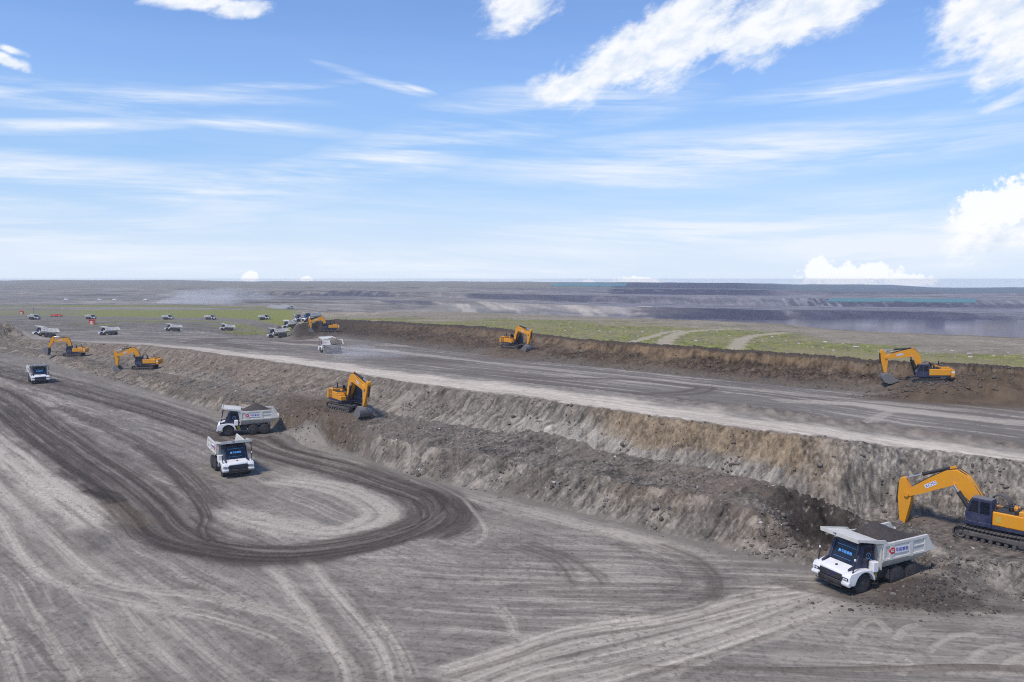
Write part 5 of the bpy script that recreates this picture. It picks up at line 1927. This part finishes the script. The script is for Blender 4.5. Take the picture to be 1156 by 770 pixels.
# ------------------------------------------------------------------ small far things
def shelter(px, py, w, h, label, cat='shelter'):
    p = at(px, py, 5, 12)
    r = thing('red_shelter', label, cat)
    r.location = p
    b = MB()
    b.box(-w / 2, w / 2, -w * .4, w * .4, 0, h, .05)
    b.build('wall', M['orange'], r)
    f = MB()
    f.prism([(-w * .55, h), (w * .55, h), (0, h * 1.18)], -w * .45, w * .45, .01)
    f.build('roof', M['red'], r)
    d = MB()
    d.box(-w * .18, w * .18, -w * .4 - .04, -w * .4 - .004, .05, h * .72, 0)
    d.build('door', M['plate'], r)
    r.rotation_euler.z = .2
    return r


shelter(104, 366.2, 2.9, 2.5, 'square orange-red shelter standing beside the field road under the far trucks')
shelter(24.5, 354.6, 2.4, 2.2, 'tiny red shelter on the far left field, farther than the mast')


def pickup(px, py, label):
    p = at(px, py, 5, 12)
    r = thing('red_service_vehicle', label, 'vehicle', 'red service vehicles')
    r.location = p
    b = MB()
    b.prism([(-2.4, .45), (2.4, .45), (2.4, 1.0), (1.4, 1.15), (.8, 1.75), (-.7, 1.75), (-.9, 1.1), (-2.4, 1.1)], -.9, .9, .06)
    b.build('body', M['orange'], r)
    for x in (-1.5, 1.5):
        for s in (-1, 1):
            MB().lathe_y([(-.12, .0), (-.12, .38), (.12, .38), (.12, 0)], 14, (x, s * .82, .38)).build('wheel', M['rubber'], r)
    MB().prism([(1.28, 1.18), (.80, 1.68), (.1, 1.68), (.1, 1.18)], -.91, .91, 0).build('window', M['glass'], r)
    r.rotation_euler.z = math.pi
    return r


pickup(61, 357.6, 'red service vehicle on the far left field, the left one of a pair')
pickup(66.5, 357.4, 'red service vehicle on the far left field, the right one of a pair')


def van(px, py, label):
    p = at(px, py, 8, 16)
    r = thing('van', label, 'van')
    r.location = p
    MB().prism([(-2.6, .35), (2.6, .35), (2.6, 1.1), (1.9, 1.3), (1.5, 2.2), (-2.6, 2.2)], -1.0, 1.0, .08).build('body', M['white'], r)
    MB().prism([(1.80, 1.34), (1.50, 2.05), (.7, 2.05), (.7, 1.34)], -1.01, 1.01, 0).build('window', M['glass'], r)
    for x in (-1.7, 1.7):
        for s in (-1, 1):
            MB().lathe_y([(-.12, .0), (-.12, .38), (.12, .38), (.12, 0)], 12, (x, s * .9, .38)).build('wheel', M['rubber'], r)


van(75, 339.2, 'faint white van on the hazy plain, farthest left of the distant specks')
van(113, 339.6, 'faint white van on the hazy plain, second speck from the left')
van(130, 339.6, 'faint white van on the hazy plain, third speck from the left')
van(165, 339.6, 'white van on the hazy plain, last speck before the dust cloud')
p = at(38.5, 358, 5, 9)
r = thing('mast', 'thin dark mast standing among the far trucks on the left field', 'mast')
r.location = p
MB().cyl((0, 0, 0), (0, 0, 6.6), .16, .10, 10).build('pole', M['black'], r, 40)
MB().box(-.5, .5, -.5, .5, 0, .25, .03).build('base', M['steel'], r)
MB().cyl((0, 0, 6.6), (0, 0, 7.1), .32, .22, 10).build('lamp_head', M['steel'], r, 40)


def net(name, label, pts_lo, pts_hi, lo, hi, lift=.8):
    n = 40
    a0, a1 = at(*pts_lo[0], lo, hi), at(*pts_lo[1], lo, hi)
    b0, b1 = at(*pts_hi[0], lo, hi), at(*pts_hi[1], lo, hi)
    bm = bmesh.new()
    rows = []
    for j in range(6):
        row = []
        for i in range(n + 1):
            t, s = i / n, j / 5
            q = (a0.lerp(a1, t)).lerp(b0.lerp(b1, t), s)
            w = .6 * perlin(np.array(i * .4), np.array(j * .6), 77)
            row.append(bm.verts.new((q.x, q.y, max(q.z, ground_z(q.x, q.y)) + lift + float(w))))
        rows.append(row)
    for ra, rb in zip(rows, rows[1:]):
        for i in range(n):
            bm.faces.new((ra[i], ra[i + 1], rb[i + 1], rb[i]))
    ext = bmesh.ops.extrude_face_region(bm, geom=bm.faces[:])
    for v in ext['geom']:
        if isinstance(v, bmesh.types.BMVert):
            v.co.z -= 1.5
    bmesh.ops.recalc_face_normals(bm, faces=bm.faces)
    me = bpy.data.meshes.new(name)
    bm.to_mesh(me)
    bm.free()
    me.materials.append(M['teal'])
    o = bpy.data.objects.new(name, me)
    COL.objects.link(o)
    o['label'], o['category'] = label, 'netting'
    return o


net('dust_net', 'teal dust net over the far ridge near the middle of the horizon', [(622, 323.6), (706, 323.2)], [(626, 320.8), (708, 320.4)], 14, 17, 1.0)
net('dust_net', 'long teal dust net along the far mine edge at the right horizon', [(932, 341), (1102, 342)], [(945, 337.5), (1100, 338)], 11, 15, 1.0)

# pale stones in the grass
G_ST = 'pale stones scattered on the grassland'
stone_me = []
for k in range(4):
    bm = bmesh.new()
    bmesh.ops.create_icosphere(bm, subdivisions=2, radius=1.0)
    for v in bm.verts:
        f = 1 + .30 * float(perlin(np.array(v.co.x * 1.4 + k * 7), np.array(v.co.y * 1.4 + v.co.z), 3)) + .12 * float(perlin(np.array(v.co.x * 3.5), np.array(v.co.z * 3.5 + k), 4))
        v.co = Vector((v.co.x * 1.25, v.co.y * .9, v.co.z * .62)) * f
    me = bpy.data.meshes.new('pale_stone')
    bm.to_mesh(me)
    bm.free()
    me.materials.append(M['rock_pale'])
    stone_me.append(me)
spots = [(640 + i * 9 + random.uniform(-6, 6), 0) for i in range(58)]
for i, (px, _) in enumerate(spots):
    lo = np.interp(px, [640, 700, 780, 867, 950, 1030, 1156], [376, 380, 385, 391, 397, 402, 409])
    hi_ = np.interp(px, [640, 811, 929, 1156], [366, 373, 384, 397])
    py = random.uniform(hi_, lo)
    p = at(px, py, 6, 8)
    o = bpy.data.objects.new('pale_stone', stone_me[i % 4])
    COL.objects.link(o)
    s = random.choice([.14, .17, .2, .24, .32])
    o.location = (p.x, p.y, p.z + .1 * s)
    o.scale = (s * random.uniform(.8, 1.5), s, s)
    o.rotation_euler = (0, 0, random.uniform(0, 6))
    o['label'], o['category'], o['group'] = 'pale stone lying loose in the grass above the brown wall', 'stone', G_ST

# ------------------------------------------------------------------ rubble lying on the slopes and floor edges (stuff)
def rubble(name, n, pick, size, mat, seed):
    g = np.random.default_rng(seed)
    bm = bmesh.new()
    bmesh.ops.create_icosphere(bm, subdivisions=1, radius=1.0)
    base = np.array([v.co[:] for v in bm.verts])
    faces = np.array([[v.index for v in f.verts] for f in bm.faces])
    bm.free()
    pos = pick(g, n)
    n = len(pos)
    sz = np.minimum(np.exp(g.normal(math.log(size), .5, n)), size * 2.6)
    V = base[None] * (1 + g.uniform(-.32, .32, (n, len(base), 1))) * (sz[:, None, None] * g.uniform(.6, 1.25, (n, 1, 3)))
    an = g.uniform(0, 6.28, n)
    ca, sa = np.cos(an)[:, None], np.sin(an)[:, None]
    Vx, Vy = V[..., 0] * ca - V[..., 1] * sa, V[..., 0] * sa + V[..., 1] * ca
    V = np.stack([Vx, Vy, V[..., 2] * .75], -1) + pos[:, None, :] + np.array([0, 0, .1])[None, None] * sz[:, None, None]
    Fc = faces[None] + (np.arange(n) * len(base))[:, None, None]
    me = bpy.data.meshes.new(name)
    me.vertices.add(n * len(base))
    me.vertices.foreach_set('co', V.astype(np.float32).ravel())
    fl = Fc.reshape(-1).astype(np.int32)
    me.loops.add(len(fl))
    me.loops.foreach_set('vertex_index', fl)
    me.polygons.add(len(fl) // 3)
    me.polygons.foreach_set('loop_start', np.arange(0, len(fl), 3, dtype=np.int32))
    me.polygons.foreach_set('loop_total', np.full(len(fl) // 3, 3, dtype=np.int32))
    me.update(calc_edges=True)
    me.materials.append(mat)
    o = bpy.data.objects.new(name, me)
    o['kind'] = 'stuff'
    COL.objects.link(o)
    return o


def from_bands(bands, w=None):
    def pick(g, n):
        out_ = []
        for b in bands:
            h, wd = Xb[b].shape
            k = n // len(bands)
            ii, jj = g.integers(0, h, k * 3), g.integers(0, wd, k * 3)
            x, y, z, s = Xb[b][ii, jj], Yb[b][ii, jj], Zb[b][ii, jj], Sb[b][ii, jj]
            pr = sstep(-.05, .5, fbm(x * .25, y * .25, 3, 950)) * (w(b, s, PXC[jj], x, y) if w else 1)
            m = (g.uniform(0, 1, len(x)) < pr) & (PXC[jj] > -120) & (PXC[jj] < 1280)
            q = np.stack([x, y, z], -1)[m][:k]
            q[:, :2] += g.normal(0, .05, (len(q), 2))
            out_.append(q)
        return np.vstack(out_)
    return pick


rubble('rubble', 2600, from_bands((1, 2, 3)), .105, M['rock_grey'], 1)
rubble('rubble', 1500, from_bands((1, 2, 3)), .10, M['soil_brown'], 2)
rubble('rubble', 260, from_bands((1, 2)), .07, M['rock_pale'], 3)
rubble('rubble', 1600, from_bands((6,), lambda b, s, p, x, y: sstep(340, 380, p)), .15, M['soil_brown'], 4)
rubble('clods', 1500, from_bands((0,), lambda b, s, p, x, y: sstep(.965, .995, s) + .012), .09, M['rock_grey'], 5)


def heap_pick(spots_):
    def pick(g, n):
        o_ = []
        for (x, y, rx, ry, k) in spots_:
            xs_, ys_ = g.normal(x, rx, k), g.normal(y, ry, k)
            o_.append(np.array([(a, b, ground_z(a, b)) for a, b in zip(xs_, ys_)]))
        return np.vstack(o_)
    return pick


pe = at(1040, 433, 4, 8)
rubble('clods', 320, heap_pick([(pe.x, pe.y - 1.5, 4.5, 1.3, 320)]), .16, M['soil_brown'], 8)
pm, pn, pt = at(1050, 668, 0, 2), at(345, 484, 0, 2), at(1030, 678, 0, 1)
rubble('clods', 700, heap_pick([(pm.x, pm.y, 1.9, 1.2, 260), (pn.x, pn.y, 3.2, 1.4, 160), (pt.x, pt.y, 3.6, .7, 130)]), .065, M['soil'], 6)
rubble('clods', 200, heap_pick([(pm.x + 2, pm.y + .6, 3.2, 1.6, 200)]), .07, M['rock_grey'], 7)


# ------------------------------------------------------------------ dust hanging in the air
def dust(px, py, dist, rx, ry, rz, density, seed, label_col=(.92, .90, .88)):
    d = ray_dir(px, py)
    t = dist / d.y
    c = Vector((0, 0, CAM_Z)) + d * t
    bm = bmesh.new()
    bmesh.ops.create_icosphere(bm, subdivisions=4, radius=1.0)
    for v in bm.verts:
        f = 1 + .45 * float(fbm(np.array(v.co.x * 1.8 + seed), np.array(v.co.z * 1.8 + v.co.y), 3, seed))
        v.co = Vector((v.co.x * rx * f, v.co.y * ry * f, v.co.z * rz * f))
    me = bpy.data.meshes.new('dust_cloud')
    bm.to_mesh(me)
    bm.free()
    m = bpy.data.materials.new('dust')
    m.use_nodes = True
    m.node_tree.nodes.clear()
    pv = m.node_tree.nodes.new('ShaderNodeVolumePrincipled')
    pv.inputs['Color'].default_value = (*label_col, 1)
    pv.inputs['Density'].default_value = density
    mo = m.node_tree.nodes.new('ShaderNodeOutputMaterial')
    m.node_tree.links.new(pv.outputs[0], mo.inputs['Volume'])
    me.materials.append(m)
    o = bpy.data.objects.new('dust_cloud', me)
    o.location = c
    o['kind'] = 'stuff'
    COL.objects.link(o)
    return o


dust(228, 339, 880, 40, 30, 10, .016, 1)
dust(204, 342, 880, 30, 20, 4, .022, 2)
dust(250, 334, 900, 60, 30, 9, .007, 3)
dust(314, 346.5, 720, 11, 8, 2.2, .05, 4)
dust(398, 398, 176, 7.0, 5, 1.7, .055, 5)
dust(425, 402, 165, 8.0, 5, 1.5, .035, 6)
